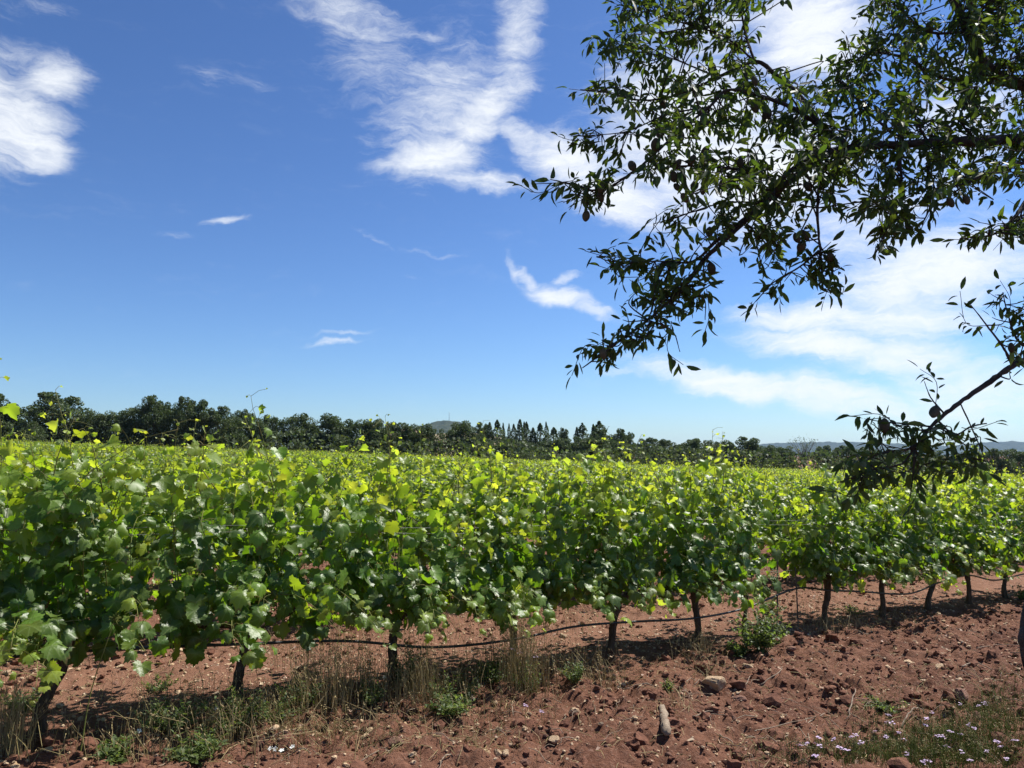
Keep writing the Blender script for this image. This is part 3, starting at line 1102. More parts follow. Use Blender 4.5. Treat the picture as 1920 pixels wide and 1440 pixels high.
L(nr.outputs['Attribute'], cx.inputs[2]); L(cx.outputs[0], e2r.inputs[0]); L(e2r.outputs[0], ip.inputs['Rotation'])
L(ns.outputs['Attribute'], ip.inputs['Scale'])
L(gi.outputs[0], ip.inputs['Points']); L(ci.outputs[0], ip.inputs['Instance']); L(ip.outputs[0], go.inputs[0])
mod = vr.modifiers.new("rows", 'NODES')
mod.node_group = ng

# ------------------------------------------------------------------ hose, wires, posts
hose_prof = [(-6, .38), (-2, .40), (-0.4, .43), (0.3, .43), (1.3, .37), (1.95, .34), (2.6, .25), (3.3, .24), (3.9, .28), (4.5, .26), (5.2, .23), (5.9, .27), (6.7, .41), (7.2, .37), (7.7, .33), (8.6, .24), (9.3, .31), (10.0, .36), (10.6, .27), (11.4, .32), (12.5, .3), (16, .3)]
hp = []
for t, h in hose_prof:
    x, y, z = row_point(t, 0)
    o_ = -0.05 + 0.03 * math.sin(t * 2.1)
    hp.append((x + RN[0] * o_, y + RN[1] * o_, z + h))
hv = spline(hp, 8)
A = Acc(); A.tube(hv, .0095, 8)
ob("drip_hose", A.mesh("drip_hose", M_HOSE), label="black drip hose sagging from trunk to trunk along the front row", category="hose")
for h, o_, lab in ((1.06, -0.07, "thin trellis wire on the near side of the front row"), (1.09, 0.07, "thin trellis wire on the far side of the front row"), (.60, 0.0, "low trellis wire holding the arms of the front row")):
    pts = []
    for t in np.linspace(-6, 16, 45):
        x, y, z = row_point(t, 0)
        pts.append((x + RN[0] * o_, y + RN[1] * o_, z + h + .012 * math.sin(t * 1.7)))
    A = Acc(); A.tube(pts, .0010, 4)
    ob("trellis_wire", A.mesh("trellis_wire", M_WIRE), label=lab, category="wire")


def post(t, row, h, r0, label, tilt=0.0, off=0.0):
    x, y, z = row_point(t, row)
    A = Acc()
    pts = [(x + RN[0] * off, y + RN[1] * off, z - .1), (x + tilt * .5, y, z + h * .5), (x + tilt, y, z + h)]
    A.tube(spline(pts, 4), np.linspace(r0, r0 * .92, 9), 9)
    A.v[-1] = A.v[-1] + np.random.default_rng(int(t * 10) + 77).normal(0, r0 * .05, A.v[-1].shape)
    ob("trellis_post", A.mesh("trellis_post", M_POST), label=label, category="post")


post(-0.12, 0, 1.42, .03, "dark wooden trellis post beside the leaning vine at the edge", 0, .03)
post(6.42, 0, .75, .008, "thin stake in the gap of the front row", .03)
post(6.75, 0, .62, .007, "thin stake beside the vine past the gap", -.01)
post(12.4, 0, 1.4, .03, "wooden trellis post at the far end of the front row")

# ------------------------------------------------------------------ almond tree
ar = np.random.default_rng(21)
LIMBS = [  # (photo x, photo y, distance, radius)
    [(2090, 330, 3.55, .050), (1960, 266, 3.40, .032), (1830, 264, 3.30, .026), (1700, 270, 3.22, .021), (1570, 282, 3.15, .020), (1500, 325, 3.1, .015), (1440, 375, 3.05, .0135), (1370, 440, 3.0, .011), (1320, 487, 2.95, .010), (1285, 535, 2.92, .008), (1215, 600, 2.88, .006), (1150, 648, 2.85, .0045), (1092, 690, 2.83, .0025)],
    [(1575, 282, 3.15, .016), (1510, 300, 3.15, .012), (1455, 345, 3.12, .010), (1390, 415, 3.1, .009), (1340, 455, 3.08, .008), (1300, 490, 3.05, .006), (1240, 490, 3.0, .004), (1150, 490, 2.95, .003), (1118, 480, 2.95, .002)],
    [(1590, 280, 3.15, .018), (1540, 235, 3.2, .014), (1500, 180, 3.25, .013), (1450, 137, 3.3, .012), (1415, 116, 3.3, .010), (1345, 145, 3.3, .008), (1270, 178, 3.3, .006), (1200, 188, 3.3, .005), (1130, 172, 3.25, .003), (1088, 168, 3.25, .002)],
    [(1540, 240, 3.2, .012), (1500, 210, 3.15, .011), (1455, 190, 3.12, .010), (1370, 168, 3.1, .008), (1330, 200, 3.08, .007), (1272, 248, 3.05, .006), (1225, 290, 3.02, .006), (1190, 320, 3.0, .0055), (1126, 357, 2.95, .0045), (1067, 344, 2.92, .003), (996, 345, 2.9, .0016)],
    [(1460, 345, 3.1, .008), (1430, 330, 3.08, .007), (1388, 317, 3.06, .006), (1300, 311, 3.04, .005), (1235, 315, 3.02, .004), (1190, 322, 3.0, .003)],
    [(1415, 117, 3.3, .007), (1400, 70, 3.32, .006), (1388, 10, 3.35, .005), (1380, -70, 3.4, .004)],
    [(1330, 200, 3.1, .005), (1250, 215, 3.1, .004), (1180, 245, 3.08, .003), (1120, 253, 3.05, .0025), (1070, 255, 3.05, .0015)],
    [(2090, 250, 3.9, .060), (1990, 180, 3.8, .045), (1920, 160, 3.75, .036), (1860, 135, 3.7, .030), (1815, 60, 3.65, .026), (1780, -20, 3.6, .024), (1730, -120, 3.6, .02), (1650, -260, 3.6, .014)],
    [(1860, 135, 3.7, .014), (1780, 150, 3.65, .010), (1700, 110, 3.6, .008), (1640, 100, 3.55, .006), (1580, 125, 3.5, .003)],
    [(1815, 60, 3.65, .010), (1740, 60, 3.6, .008), (1690, 20, 3.6, .006), (1640, -30, 3.6, .004)],
    [(1700, 270, 3.2, .009), (1650, 230, 3.2, .008), (1610, 190, 3.2, .006), (1570, 150, 3.2, .004)],
    [(1740, 268, 3.25, .008), (1720, 230, 3.2, .006), (1690, 170, 3.15, .004)],
    [(1600, 285, 3.15, .010), (1545, 320, 3.1, .009), (1533, 390, 3.05, .007), (1538, 470, 3.0, .006), (1543, 540, 2.98, .003)],
    [(1535, 470, 3.0, .005), (1500, 500, 2.98, .004), (1450, 530, 2.97, .003), (1418, 565, 2.96, .0015)],
    [(1680, 275, 3.2, .009), (1690, 330, 3.15, .007), (1680, 390, 3.1, .005), (1650, 440, 3.1, .003)],
    [(1760, 268, 3.25, .009), (1740, 320, 3.2, .007), (1745, 380, 3.15, .005), (1730, 420, 3.12, .003)],
    [(2000, 300, 3.3, .016), (1920, 305, 3.2, .010), (1840, 330, 3.1, .007), (1790, 360, 3.05, .004)],
    [(2010, 330, 3.2, .016), (1940, 360, 3.05, .011), (1900, 410, 2.95, .008), (1860, 440, 2.9, .005), (1800, 447, 2.88, .0025)],
    [(2250, 640, 3.69, .035), (2060, 640, 3.25, .026), (1960, 662, 3.06, .017), (1900, 686, 3.00, .014), (1850, 720, 2.97, .012), (1790, 762, 2.95, .010), (1745, 800, 2.94, .008), (1715, 838, 2.92, .006), (1650, 850, 2.90, .004), (1600, 880, 2.88, .002)],
    [(1900, 686, 3.00, .009), (1880, 650, 2.97, .006), (1850, 610, 2.95, .004), (1815, 565, 2.94, .002)],
    [(1960, 662, 3.06, .009), (1910, 640, 3.12, .006), (1890, 590, 3.12, .004), (1880, 548, 3.12, .002)],
    [(1770, 775, 2.94, .005), (1745, 745, 2.94, .003), (1733, 715, 2.94, .0015)],
    [(1745, 800, 2.94, .005), (1700, 795, 2.94, .004), (1650, 790, 2.91, .002), (1620, 785, 2.91, .0012)],
    [(1760, 790, 2.94, .005), (1790, 815, 2.97, .004), (1820, 800, 3.00, .0035), (1850, 794, 3.02, .003)],
    [(1715, 838, 2.92, .005), (1690, 870, 2.90, .004), (1640, 880, 2.85, .003), (1570, 905, 2.81, .0015)],
    [(1715, 838, 2.92, .004), (1730, 870, 2.95, .003), (1760, 865, 2.97, .003), (1800, 880, 3.00, .0018)],
    [(1715, 838, 2.92, .004), (1712, 890, 2.94, .003), (1705, 940, 2.95, .0018)],
    [(1800, 755, 2.95, .004), (1830, 820, 3.00, .003), (1850, 870, 3.02, .0018)],
    [(1420, 120, 3.3, .007), (1360, 70, 3.3, .005), (1270, 40, 3.3, .004), (1200, 20, 3.3, .003), (1165, 10, 3.3, .002)],
    [(1345, 145, 3.3, .006), (1260, 110, 3.28, .004), (1180, 95, 3.26, .003), (1120, 90, 3.26, .002)],
    [(1440, 380, 3.05, .005), (1360, 380, 3.0, .004), (1290, 400, 2.98, .003), (1225, 420, 2.96, .0018)],
    [(1400, 420, 3.05, .005), (1430, 450, 3.0, .004), (1450, 480, 3.0, .002)],
    [(1830, 264, 3.3, .008), (1800, 220, 3.3, .006), (1830, 170, 3.35, .004)],
    [(1285, 535, 2.92, .004), (1320, 560, 2.92, .003), (1322, 600, 2.92, .0018)],
    [(1215, 600, 2.88, .004), (1260, 620, 2.86, .003), (1275, 660, 2.86, .0016)],
]
limb3 = []
for L_ in LIMBS:
    limb3.append(spline([list(at(u, v, Y)) + [r * .85] for (u, v, Y, r) in L_], 7))
tpos = at(1916, 1215, 4.0)
TX, TY = tpos[0] + 0.185, 4.0
TZ = float(gz(TX, TY))
tree = empty("almond_tree", (TX, TY, TZ), "almond tree whose shaded fruiting branches hang into the sky", "tree")


def loc_(p):
    return np.asarray(p, float) - np.array([TX, TY, TZ])


fork = np.array([TX + .06, TY - .05, TZ + 1.75])
tp = spline([(TX + .05, TY, TZ - .15, .25), (TX + .02, TY, TZ + .12, .175), (TX + .02, TY, TZ + .5, .155), (TX, TY, TZ + .75, .168), (TX + .03, TY - .01, TZ + 1.05, .145), (TX + .04, TY - .03, TZ + 1.4, .14), (fork[0], fork[1], fork[2], .15)], 8)
A = Acc()
v, q, t = tube(loc_(tp[:, :3]), tp[:, 3], 18)
v = v + 0.012 * np.stack([vnoise(v[:, 2] * 5, v[:, 0] * 19 + v[:, 1] * 23, 4)] * 3, -1)
A.add(v, t, q)
# burl
bv, bt = ico(2)
A.add(loc_(bv * (1 + .12 * vnoise(bv[:, 0] * 3 + 5, bv[:, 2] * 3 + bv[:, 1] * 2, 2))[:, None] * np.array([.06, .08, .09]) + np.array([TX - .125, TY, TZ + .76])), bt)
ob("trunk", A.mesh("almond_trunk", M_ABARK), tree)
links = [(0, [fork, fork + (-.05, -.1, .45)], .10, .052), (7, [fork, fork + (.15, .0, .5)], .11, .062), (18, [np.array([TX, TY - .1, TZ + 1.45]), np.array([TX - .05, TY - .6, TZ + 1.75])], .06, .037)]
for li, mid, ra_, rb_ in links:
    pts = [list(m) for m in mid] + [list(limb3[li][0][:3])]
    s = spline(pts, 6)
    s = np.concatenate([s, np.linspace(ra_, rb_, len(s))[:, None]], 1)
    limb3[li] = np.concatenate([s[:-1], limb3[li]])
# crown above and behind the frame
EXTRA = []
for k, pp in enumerate([[(.1, 0, 0), (.4, 0, 1.6), (.1, -.1, 2.6), (-1.3, -.3, 3.2)], [(.1, 0, 0), (.6, .1, 1.3), (1.2, .2, 2.2)], [(.15, 0, 0), (.5, -.1, 1.7), (.3, -.5, 2.7), (-.5, -1.1, 3.1)],
                         [(.1, 0, 0), (.6, .3, 1.6), (.3, .5, 2.9)], [(.15, 0, 0), (.6, 0, 1.7), (.2, 0, 3.0), (-.6, -.1, 3.7)], [(.1, -.1, 0), (.8, -.8, 1.0), (1.2, -1.4, 1.7)]]):
    p4 = [list(fork + np.array(p)) + [.055 * (1 - .85 * i_ / (len(pp) - 1))] for i_, p in enumerate(pp)]
    EXTRA.append(spline(p4, 8))
for s in limb3 + EXTRA:
    A = Acc()
    rj = s[:, 3] * (1 + ar.normal(0, .08, len(s)))
    A.tube(loc_(s[:, :3] + ar.normal(0, 1, (len(s), 3)) * s[:, 3:4] * .12), rj, 8 if s[0, 3] > .012 else 6)
    ob("branch", A.mesh("almond_branch", M_ABARK), tree)

allp = np.concatenate([s[:, :3] for s in limb3])
allr = np.concatenate([s[:, 3] for s in limb3])


def inside(poly, p):
    x, y = p
    c = False
    j = len(poly) - 1
    for i_ in range(len(poly)):
        xi, yi = poly[i_]; xj, yj = poly[j]
        if (yi > y) != (yj > y) and x < (xj - xi) * (y - yi) / (yj - yi) + xi:
            c = not c
        j = i_
    return c


REGIONS = [  # outline of leafy areas (photo), twigs, distance scatter
    ([(1150, 60), (1180, -80), (1400, -80), (1455, -10), (1420, 60), (1430, 110), (1500, 150), (1550, 145), (1570, 95), (1620, 60), (1640, -80), (1990, -80), (1990, 320), (1880, 320), (1820, 360), (1760, 370), (1735, 410), (1690, 420), (1640, 425), (1580, 410), (1540, 400), (1480, 435), (1420, 450), (1370, 450), (1340, 425), (1310, 420), (1300, 390), (1250, 390), (1280, 340), (1230, 330), (1200, 310), (1250, 270), (1245, 240), (1170, 225), (1105, 185), (1110, 130)], 900, .28),
    ([(1600, 110), (1700, 60), (1990, 40), (1990, 310), (1760, 350), (1560, 290)], 90, .3),
    ([(1150, 620), (1190, 560), (1150, 490), (1210, 480), (1250, 470), (1310, 480), (1340, 500), (1330, 550), (1290, 590), (1250, 600), (1220, 640), (1170, 650), (1120, 670)], 100, .08),
    ([(1120, 500), (1130, 470), (1210, 475), (1200, 500)], 7, .04),
    ([(1100, 670), (1110, 630), (1160, 630), (1150, 680)], 7, .03),
    ([(1010, 350), (1020, 335), (1070, 330), (1120, 335), (1160, 330), (1165, 360), (1110, 395), (1095, 395), (1070, 360)], 30, .05),
    ([(1075, 270), (1080, 240), (1140, 250), (1200, 240), (1220, 265), (1140, 285), (1090, 280)], 22, .05),
    ([(1215, 420), (1290, 395), (1320, 430), (1270, 440), (1225, 440)], 9, .05),
    ([(1505, 470), (1555, 455), (1580, 500), (1570, 540), (1525, 540)], 22, .05),
    ([(1425, 555), (1450, 525), (1490, 505), (1480, 540)], 7, .03),
    ([(1600, 440), (1640, 425), (1730, 420), (1700, 440), (1640, 450)], 16, .08),
    ([(1570, 880), (1610, 840), (1650, 800), (1700, 785), (1740, 795), (1800, 800), (1830, 830), (1840, 860), (1790, 875), (1750, 890), (1710, 920), (1660, 905), (1590, 915)], 78, .10),
    ([(1805, 575), (1850, 560), (1985, 545), (1985, 720), (1880, 715), (1840, 690), (1865, 640)], 34, .06),
    ([(1810, 440), (1850, 420), (1985, 380), (1985, 450), (1880, 455)], 34, .08),
]
tw = Acc()
aleaves = []
cam_p = np.array([0, 0, EYE])


def add_twig(p0, p1, r0, spacing=.017, start=.25, spread=1.0):
    mid = (p0 + p1) / 2 + ar.normal(0, .03, 3) * np.linalg.norm(p1 - p0) / .2
    s = spline([p0, mid, p1], 5)
    tw.tube(loc_(s), np.linspace(r0, .0012, len(s)), 4, False)
    Lt = np.linalg.norm(np.diff(s, axis=0), axis=1).sum()
    n = max(4, int(Lt * (1 - start) / spacing))
    for k in range(n):
        f = start + (1 - start) * (k + ar.random()) / n
        x = f * (len(s) - 1)
        i_ = min(int(x), len(s) - 2)
        p = s[i_] + (s[i_ + 1] - s[i_]) * (x - i_)
        d = unit(s[i_ + 1] - s[i_])
        sd = unit(np.cross(d, ar.normal(0, 1, 3)))
        tip = d * ar.uniform(.2, .9) + sd * ar.uniform(.4, 1.0) + np.array([0, 0, -1]) * ar.uniform(.0, .9) + ar.normal(0, .2, 3)
        if k == n - 1:
            tip = d + ar.normal(0, .2, 3)
        nrm = np.array([0, 0, 1.0]) * .8 + ar.normal(0, .6, 3)
        aleaves.append((p + unit(tip) * .012, tip, nrm, ar.uniform(.034, .063), ar.random() ** 2))


for poly, cnt, ds in REGIONS:
    xs = [p[0] for p in poly]; ys = [p[1] for p in poly]
    got = 0
    while got < cnt:
        u, v = ar.uniform(min(xs), max(xs)), ar.uniform(min(ys), max(ys))
        if not inside(poly, (u, v)):
            continue
        got += 1
        d0 = unit(ray(u, v))
        # nearest branch seen from here
        dirs = unit(allp - cam_p)
        ang = np.arccos(np.clip(dirs @ d0, -1, 1))
        near = np.argsort(ang)[:12]
        i_ = near[int(ar.integers(0, 12))]
        dist = np.linalg.norm(allp[i_] - cam_p) + ar.normal(0, ds)
        p1 = cam_p + d0 * dist
        p0 = allp[i_]
        if np.linalg.norm(p1 - p0) < .07:
            p1 = p0 + unit(p1 - p0 + ar.normal(0, .01, 3)) * ar.uniform(.07, .12)
        if np.linalg.norm(p1 - p0) > .5:
            p0 = p1 + unit(p0 - p1) * .35 if ds > .2 and ar.random() < .0 else p0
        add_twig(p0, p1, min(.0035, allr[i_] * .6 + .0008), start=.25 if np.linalg.norm(p1 - p0) < .3 else .5)
# tips of the branches
for s in limb3:
    if s[-1, 3] < .0035:
        e = s[-1, :3]
        d = unit(s[-1, :3] - s[-4, :3])
        add_twig(e - d * .12, e + d * .05, .0015, .013, 0.0)
n_view = len(aleaves)
for s in EXTRA:
    for _ in range(95):
        i_ = int(ar.integers(4, len(s)))
        p0 = s[i_, :3]
        add_twig(p0, p0 + unit(ar.normal(0, 1, 3) + (0, 0, .3)) * ar.uniform(.25, .65), .004, .024)
# keep the crown's unseen side off the picture: leaves that would hang into the open sky or field are dropped


def almond_leaf(seed, bend, foldv):
    y = np.array([0, .2, .45, .72, 1.0])
    w = np.array([.0, .115, .165, .13, .0])
    z = -bend * y ** 2
    V = [(0, y[0], z[0])]
    for k in (1, 2, 3):
        V += [(-w[k], y[k], z[k] + foldv * w[k]), (0, y[k], z[k]), (w[k], y[k], z[k] + foldv * w[k])]
    V.append((0, 1.0, z[4]))
    V.append((0, -.16, .0))
    T = [(0, 2, 1), (0, 3, 2), (1, 2, 5), (1, 5, 4), (2, 3, 6), (2, 6, 5), (4, 5, 8), (4, 8, 7), (5, 6, 9), (5, 9, 8), (7, 8, 10), (8, 9, 10)]
    return np.array(V, float), np.array(T)


AL = [almond_leaf(k, b, f) for k, (b, f) in enumerate([(.12, .4), (.3, .5), (.02, .25), (-.12, .4), (.5, .6)])]
AL_MESH = {}
for ai in range(3):
    for k, (v, t) in enumerate(AL):
        AL_MESH[(ai, k)] = make_mesh("almond_leaf", v, t, M_ALMOND, {"age": np.full(len(v), ai * .5), "rnd": np.zeros(len(v))})


def to_px(p):
    q = np.asarray(p) - cam_p
    f_ = q[..., 1] * math.cos(PITCH) + q[..., 2] * math.sin(PITCH)
    h_ = -q[..., 1] * math.sin(PITCH) + q[..., 2] * math.cos(PITCH)
    return 960 + FPX * q[..., 0] / f_, 720 - FPX * h_ / f_


keep = []
for k, l in enumerate(aleaves):
    if k < n_view:
        keep.append(l)
    else:
        u, v = to_px(l[0])
        if l[0][1] < .4 or u > 1925 or v < -8:
            keep.append(l)
viewl = sorted(range(min(n_view, len(keep))), key=lambda k: np.linalg.norm(keep[k][0] - cam_p) - 6 * keep[k][3])
singles = [k for k in viewl if -20 < to_px(keep[k][0])[0] < 1930 and to_px(keep[k][0])[1] > -10][:300]
ss = set(singles)
for k in singles:
    P, T, N, S, A_ = keep[k]
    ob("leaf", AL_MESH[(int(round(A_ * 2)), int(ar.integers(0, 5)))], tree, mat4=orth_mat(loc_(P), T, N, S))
restl = [keep[k] for k in range(len(keep)) if k not in ss]
P, T, N, S, A_ = leaf_arrays(restl)
acc = Acc()
wh = ar.integers(0, 5, len(P))
for k in range(5):
    m = wh == k
    acc.scatter(AL[k], loc_(P[m]), T[m], N[m], S[m], age=A_[m], rnd=ar.random(m.sum()))
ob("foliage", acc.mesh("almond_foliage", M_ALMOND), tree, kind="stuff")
ob("twigs", tw.mesh("almond_twigs", M_ABARK), tree, kind="stuff")

ALMONDS = [(1335, 128), (1415, 152), (1320, 228), (1243, 195), (1237, 250), (1265, 246), (1277, 256), (1229, 272), (1297, 300), (1322, 283), (1323, 299), (1270, 308), (1263, 331), (1279, 333), (1270, 351), (1302, 349), (1318, 356), (1284, 371), (1388, 305), (1127, 352), (1126, 369), (1099, 405), (1185, 311), (1438, 216), (1494, 446), (1509, 441), (1502, 462), (1558, 482), (1334, 503), (1131, 663), (1658, 798), (1752, 772), (1896, 652), (1777, 243), (1743, 52), (1690, 46), (1820, 8), (1700, 82), (1683, 70), (1782, 379), (1812, 374), (1415, 200), (1355, 345), (1460, 352), (1515, 350), (1330, 435)]
HV, HT = ico(2)
hm = HV * np.array([.78, .62, 1.0])
hm[:, 2] += .12 * np.sign(hm[:, 2]) * np.abs(hm[:, 2]) ** 3
hm[:, 0] -= .10 * np.exp(-(hm[:, 1] / .15) ** 2) * (hm[:, 0] > .3)
HULL = [make_mesh("almond_hull", hm * s, HT, M_HULL) for s in (.0205, .023)]
for (u, v) in ALMONDS:
    d0 = unit(ray(u, v))
    ang = np.arccos(np.clip(unit(allp - cam_p) @ d0, -1, 1))
    i_ = int(np.argmin(ang))
    p = cam_p + d0 * (np.linalg.norm(allp[i_] - cam_p) - .07)
    big = v > 600
    rot = Matrix.Rotation(ar.uniform(-.5, .5), 4, 'X') @ Matrix.Rotation(ar.uniform(-.6, .6), 4, 'Y') @ Matrix.Rotation(ar.uniform(0, 6.28), 4, 'Z')
    m = Matrix.Translation(Vector(loc_(p))) @ rot @ Matrix.Scale(ar.uniform(.88, 1.12), 4)
    fr = ob("almond", HULL[int(ar.integers(0, 2))], tree, mat4=m)
    st = Acc()
    tgt = allp[i_]
    st.tube([loc_(p + np.array([0, 0, .012])), loc_((p + tgt) / 2 + np.array([0, 0, .015])), loc_(tgt)], [.0016, .0014, .0016], 4, False)
    ob("stalk", st.mesh("fruit_stalk", M_ABARK), fr, mat4=m.inverted())

# ------------------------------------------------------------------ far trees
tr_r = np.random.default_rng(5)
CL_V = np.array([(-.5, 0, 0), (.5, .05, .1), (.1, .55, -.05), (-.15, -.5, .1)])
CL_T = np.array([(0, 3, 1), (0, 1, 2)])


def tree_proto(kind, seed):
    """unit-height tree: returns trunk mesh, crown mesh"""
    r_ = np.random.default_rng(seed)
    tk = Acc()
    pos, siz = [], []
    if kind in ("broad", "open", "bush"):
        nlobe = {"broad": 44, "open": 36, "bush": 24}[kind]
        h0 = {"broad": .03, "open": .10, "bush": .0}[kind]
        lobes = []
        for k in range(nlobe):
            hz = r_.uniform(h0, .93)
            wid = min(1.0, .75 + hz) * math.sqrt(max(.0, 1 - max(0, (hz - .35) / .66) ** 2.2)) * r_.uniform(.8, 1.12)
            a = r_.uniform(0, 6.28)
            rad = .40 * wid * math.sqrt(r_.uniform(.15, 1))
            c = np.array([math.cos(a) * rad, math.sin(a) * rad, hz])
            lr = r_.uniform(.08, .16) * (1 - .4 * hz)
            lobes.append((c, lr))
            if k < 12 and kind != "bush":
                s = spline([(0, 0, h0 * .6), (c[0] * .4, c[1] * .4, (h0 + hz) * .45), tuple(c)], 4)
                tk.tube(s, np.linspace(.018, .004, len(s)), 5, False)
        for c, lr in lobes:
            n = 190
            d = unit(r_.normal(0, 1, (n, 3)))
            rr = lr * (.55 + .55 * r_.random((n, 1)) ** .6)
            pos.append(c + d * rr * np.array([1.15, 1.15, .85]))
            siz.append(r_.uniform(.015, .036, n))
        nb_ = 3400 if kind != "bush" else 1500
        bz = r_.uniform(0.0, .86, nb_)
        br = .36 * np.minimum(1, .75 + bz) * np.sqrt(np.clip(1 - np.maximum(0, (bz - .3) / .6) ** 2, 0, 1)) * np.sqrt(r_.random(nb_))
        ba = r_.uniform(0, 6.28, nb_)
        br = br * (1 + .5 * vnoise(ba * 1.6, bz * 6, seed))
        pos.append(np.stack([np.cos(ba) * br, np.sin(ba) * br, bz], -1))
        siz.append(r_.uniform(.018, .042, nb_))
        tk.tube(spline([(0, 0, -.05), (r_.normal(0, .01), 0, .2), (r_.normal(0, .02), 0, .5), (r_.normal(0, .03), 0, .8)], 4), np.linspace(.034, .006, 13), 7)
    elif kind in ("cypress", "fir"):
        n = 1900
        z = r_.uniform(.03, 1, n) ** 1.15
        prof = (np.clip(1 - z, 0, 1) ** (.62 if kind == "cypress" else .8)) * np.clip((z + .02) / .12, .4, 1)
        w = .17 if kind == "cypress" else .32
        a0 = r_.uniform(0, 6)
        if kind == "fir":
            prof = prof * (.62 + .5 * np.abs(np.sin(z * 17 + a0 + 1.2 * np.sin(z * 5))))
        a = r_.uniform(0, 6.28, n)
        lump = 1 + .7 * vnoise(a * 1.3, z * 9, seed)
        rr = w * prof * lump * np.sqrt(r_.uniform(.25, 1, n))
        pos.append(np.stack([np.cos(a) * rr, np.sin(a) * rr, z], -1))
        siz.append(r_.uniform(.018, .036, n))
        tk.tube([(0, 0, -.05), (0, 0, .5), (0, 0, .97)], [.022, .014, .003], 6)
    else:                                   # sparse, twiggy crown
        for k in range(34):
            a = r_.uniform(0, 6.28); rad = .40 * math.sqrt(r_.random()); hz = r_.uniform(.5, 1.0) - .25 * rad
            c = np.array([math.cos(a) * rad, math.sin(a) * rad, hz])
            s = spline([(0, 0, .15), (c[0] * .35, c[1] * .35, .35 + hz * .2), tuple(c)], 5)
            tk.tube(s, np.linspace(.012, .0025, len(s)), 4, False)
            n = 22
            pos.append(c + r_.normal(0, .045, (n, 3)) - np.outer(r_.random(n) * .2, c - np.array([0, 0, .3])))
            siz.append(r_.uniform(.012, .026, n))
        tk.tube([(0, 0, -.05), (0, 0, .15), (.01, 0, .4)], [.03, .026, .016], 6)
    pos = np.concatenate(pos); siz = np.concatenate(siz)
    ac = Acc()
    n = len(pos)
    ac.scatter((CL_V, CL_T), pos, r_.normal(0, 1, (n, 3)), r_.normal(0, 1, (n, 3)) + np.array([0, 0, .7]), siz, age=np.clip(r_.normal(.35, .25, n), 0, 1), rnd=r_.random(n))
    return tk.mesh("tree_trunk", M_TBARK), ac.mesh("tree_crown", M_TREE, smooth=False)


PROTOS = {k: [tree_proto(k, 900 + 31 * j + 7 * i_) for j in range(n)] for i_, (k, n) in enumerate((("broad", 6), ("open", 5), ("bush", 3), ("cypress", 4), ("fir", 6), ("twiggy", 2)))}
KIND_WORD = {"broad": "round dark broadleaf tree", "open": "tall loose-crowned broadleaf tree", "bush": "low grey-green bush", "cypress": "slim dark cypress", "fir": "pointed dark conifer", "twiggy": "thin twiggy half-bare tree"}
TREES = [  # photo x, top y, width px, kind, distance
    (-60, 742, 120, "broad", 100), (-12, 738, 80, "open", 98), (28, 754, 80, "broad", 100), (102, 731, 112, "open", 97), (64, 788, 62, "bush", 92), (150, 780, 60, "broad", 100),
    (180, 769, 62, "broad", 98), (216, 767, 64, "broad", 99), (258, 752, 64, "open", 100), (292, 737, 62, "open", 99), (320, 752, 58, "broad", 101), (348, 739, 56, "open", 99), (376, 746, 62, "open", 100),
    (406, 757, 62, "broad", 100), (436, 778, 54, "broad", 102), (462, 763, 56, "open", 108), (488, 778, 46, "broad", 106), (512, 773, 54, "open", 110), (556, 770, 66, "open", 112), (588, 790, 44, "broad", 112),
    (624, 775, 72, "broad", 110), (668, 784, 70, "broad", 112), (706, 783, 62, "broad", 113), (738, 788, 56, "broad", 114), (764, 791, 54, "broad", 115), (794, 797, 52, "broad", 116),
    (826, 806, 46, "bush", 116), (862, 791, 66, "broad", 118), (892, 812, 50, "broad", 118),
    (904, 794, 38, "open", 138), (918, 789, 13, "cypress", 136), (933, 786, 26, "fir", 137), (947, 795, 9, "cypress", 139), (955, 793, 18, "fir", 140), (965, 800, 20, "fir", 139), (974, 790, 14, "cypress", 138), (982, 790, 12, "cypress", 140), (990, 790, 20, "fir", 141), (999, 800, 14, "cypress", 140),
    (1012, 796, 32, "fir", 140), (1028, 797, 20, "fir", 141), (1038, 800, 30, "fir", 142), (1056, 803, 28, "open", 142), (1079, 801, 14, "cypress", 143), (1094, 799, 30, "fir", 143), (1111, 796, 9, "cypress", 144), (1128, 790, 40, "fir", 143), (1118, 806, 40, "broad", 141), (1158, 806, 44, "open", 142), (1176, 809, 30, "open", 143),
    (912, 826, 54, "broad", 126), (950, 824, 52, "broad", 127), (985, 828, 50, "broad", 127), (1020, 826, 50, "broad", 128), (1056, 822, 54, "broad", 128), (1092, 818, 56, "broad", 129), (1126, 820, 56, "broad", 129), (1160, 823, 52, "broad", 130),
    (985, 846, 60, "bush", 112), (1030, 850, 60, "bush", 113), (1075, 852, 50, "bush", 114), (680, 836, 44, "bush", 104), (560, 828, 46, "bush", 102), (1190, 842, 40, "bush", 128),
    (1216, 823, 58, "broad", 132), (1246, 826, 50, "broad", 133), (1272, 833, 44, "broad", 134), (1300, 824, 62, "broad", 132), (1334, 832, 48, "open", 135), (1366, 832, 50, "broad", 136), (1402, 824, 70, "open", 136), (1440, 838, 52, "broad", 138), (1470, 840, 46, "broad", 139),
    (1506, 822, 74, "twiggy", 137), (1544, 840, 48, "open", 140), (1586, 840, 56, "broad", 141), (1630, 842, 54, "broad", 142), (1672, 846, 52, "broad", 143), (1712, 848, 50, "broad", 143), (1752, 850, 52, "broad", 144), (1796, 850, 52, "broad", 145), (1862, 845, 74, "broad", 140), (1912, 845, 58, "open", 142), (1960, 843, 70, "broad", 142), (2040, 846, 80, "broad", 145), (-150, 745, 110, "broad", 102),
]
TREES.sort(key=lambda t: t[0])
cnt = {}
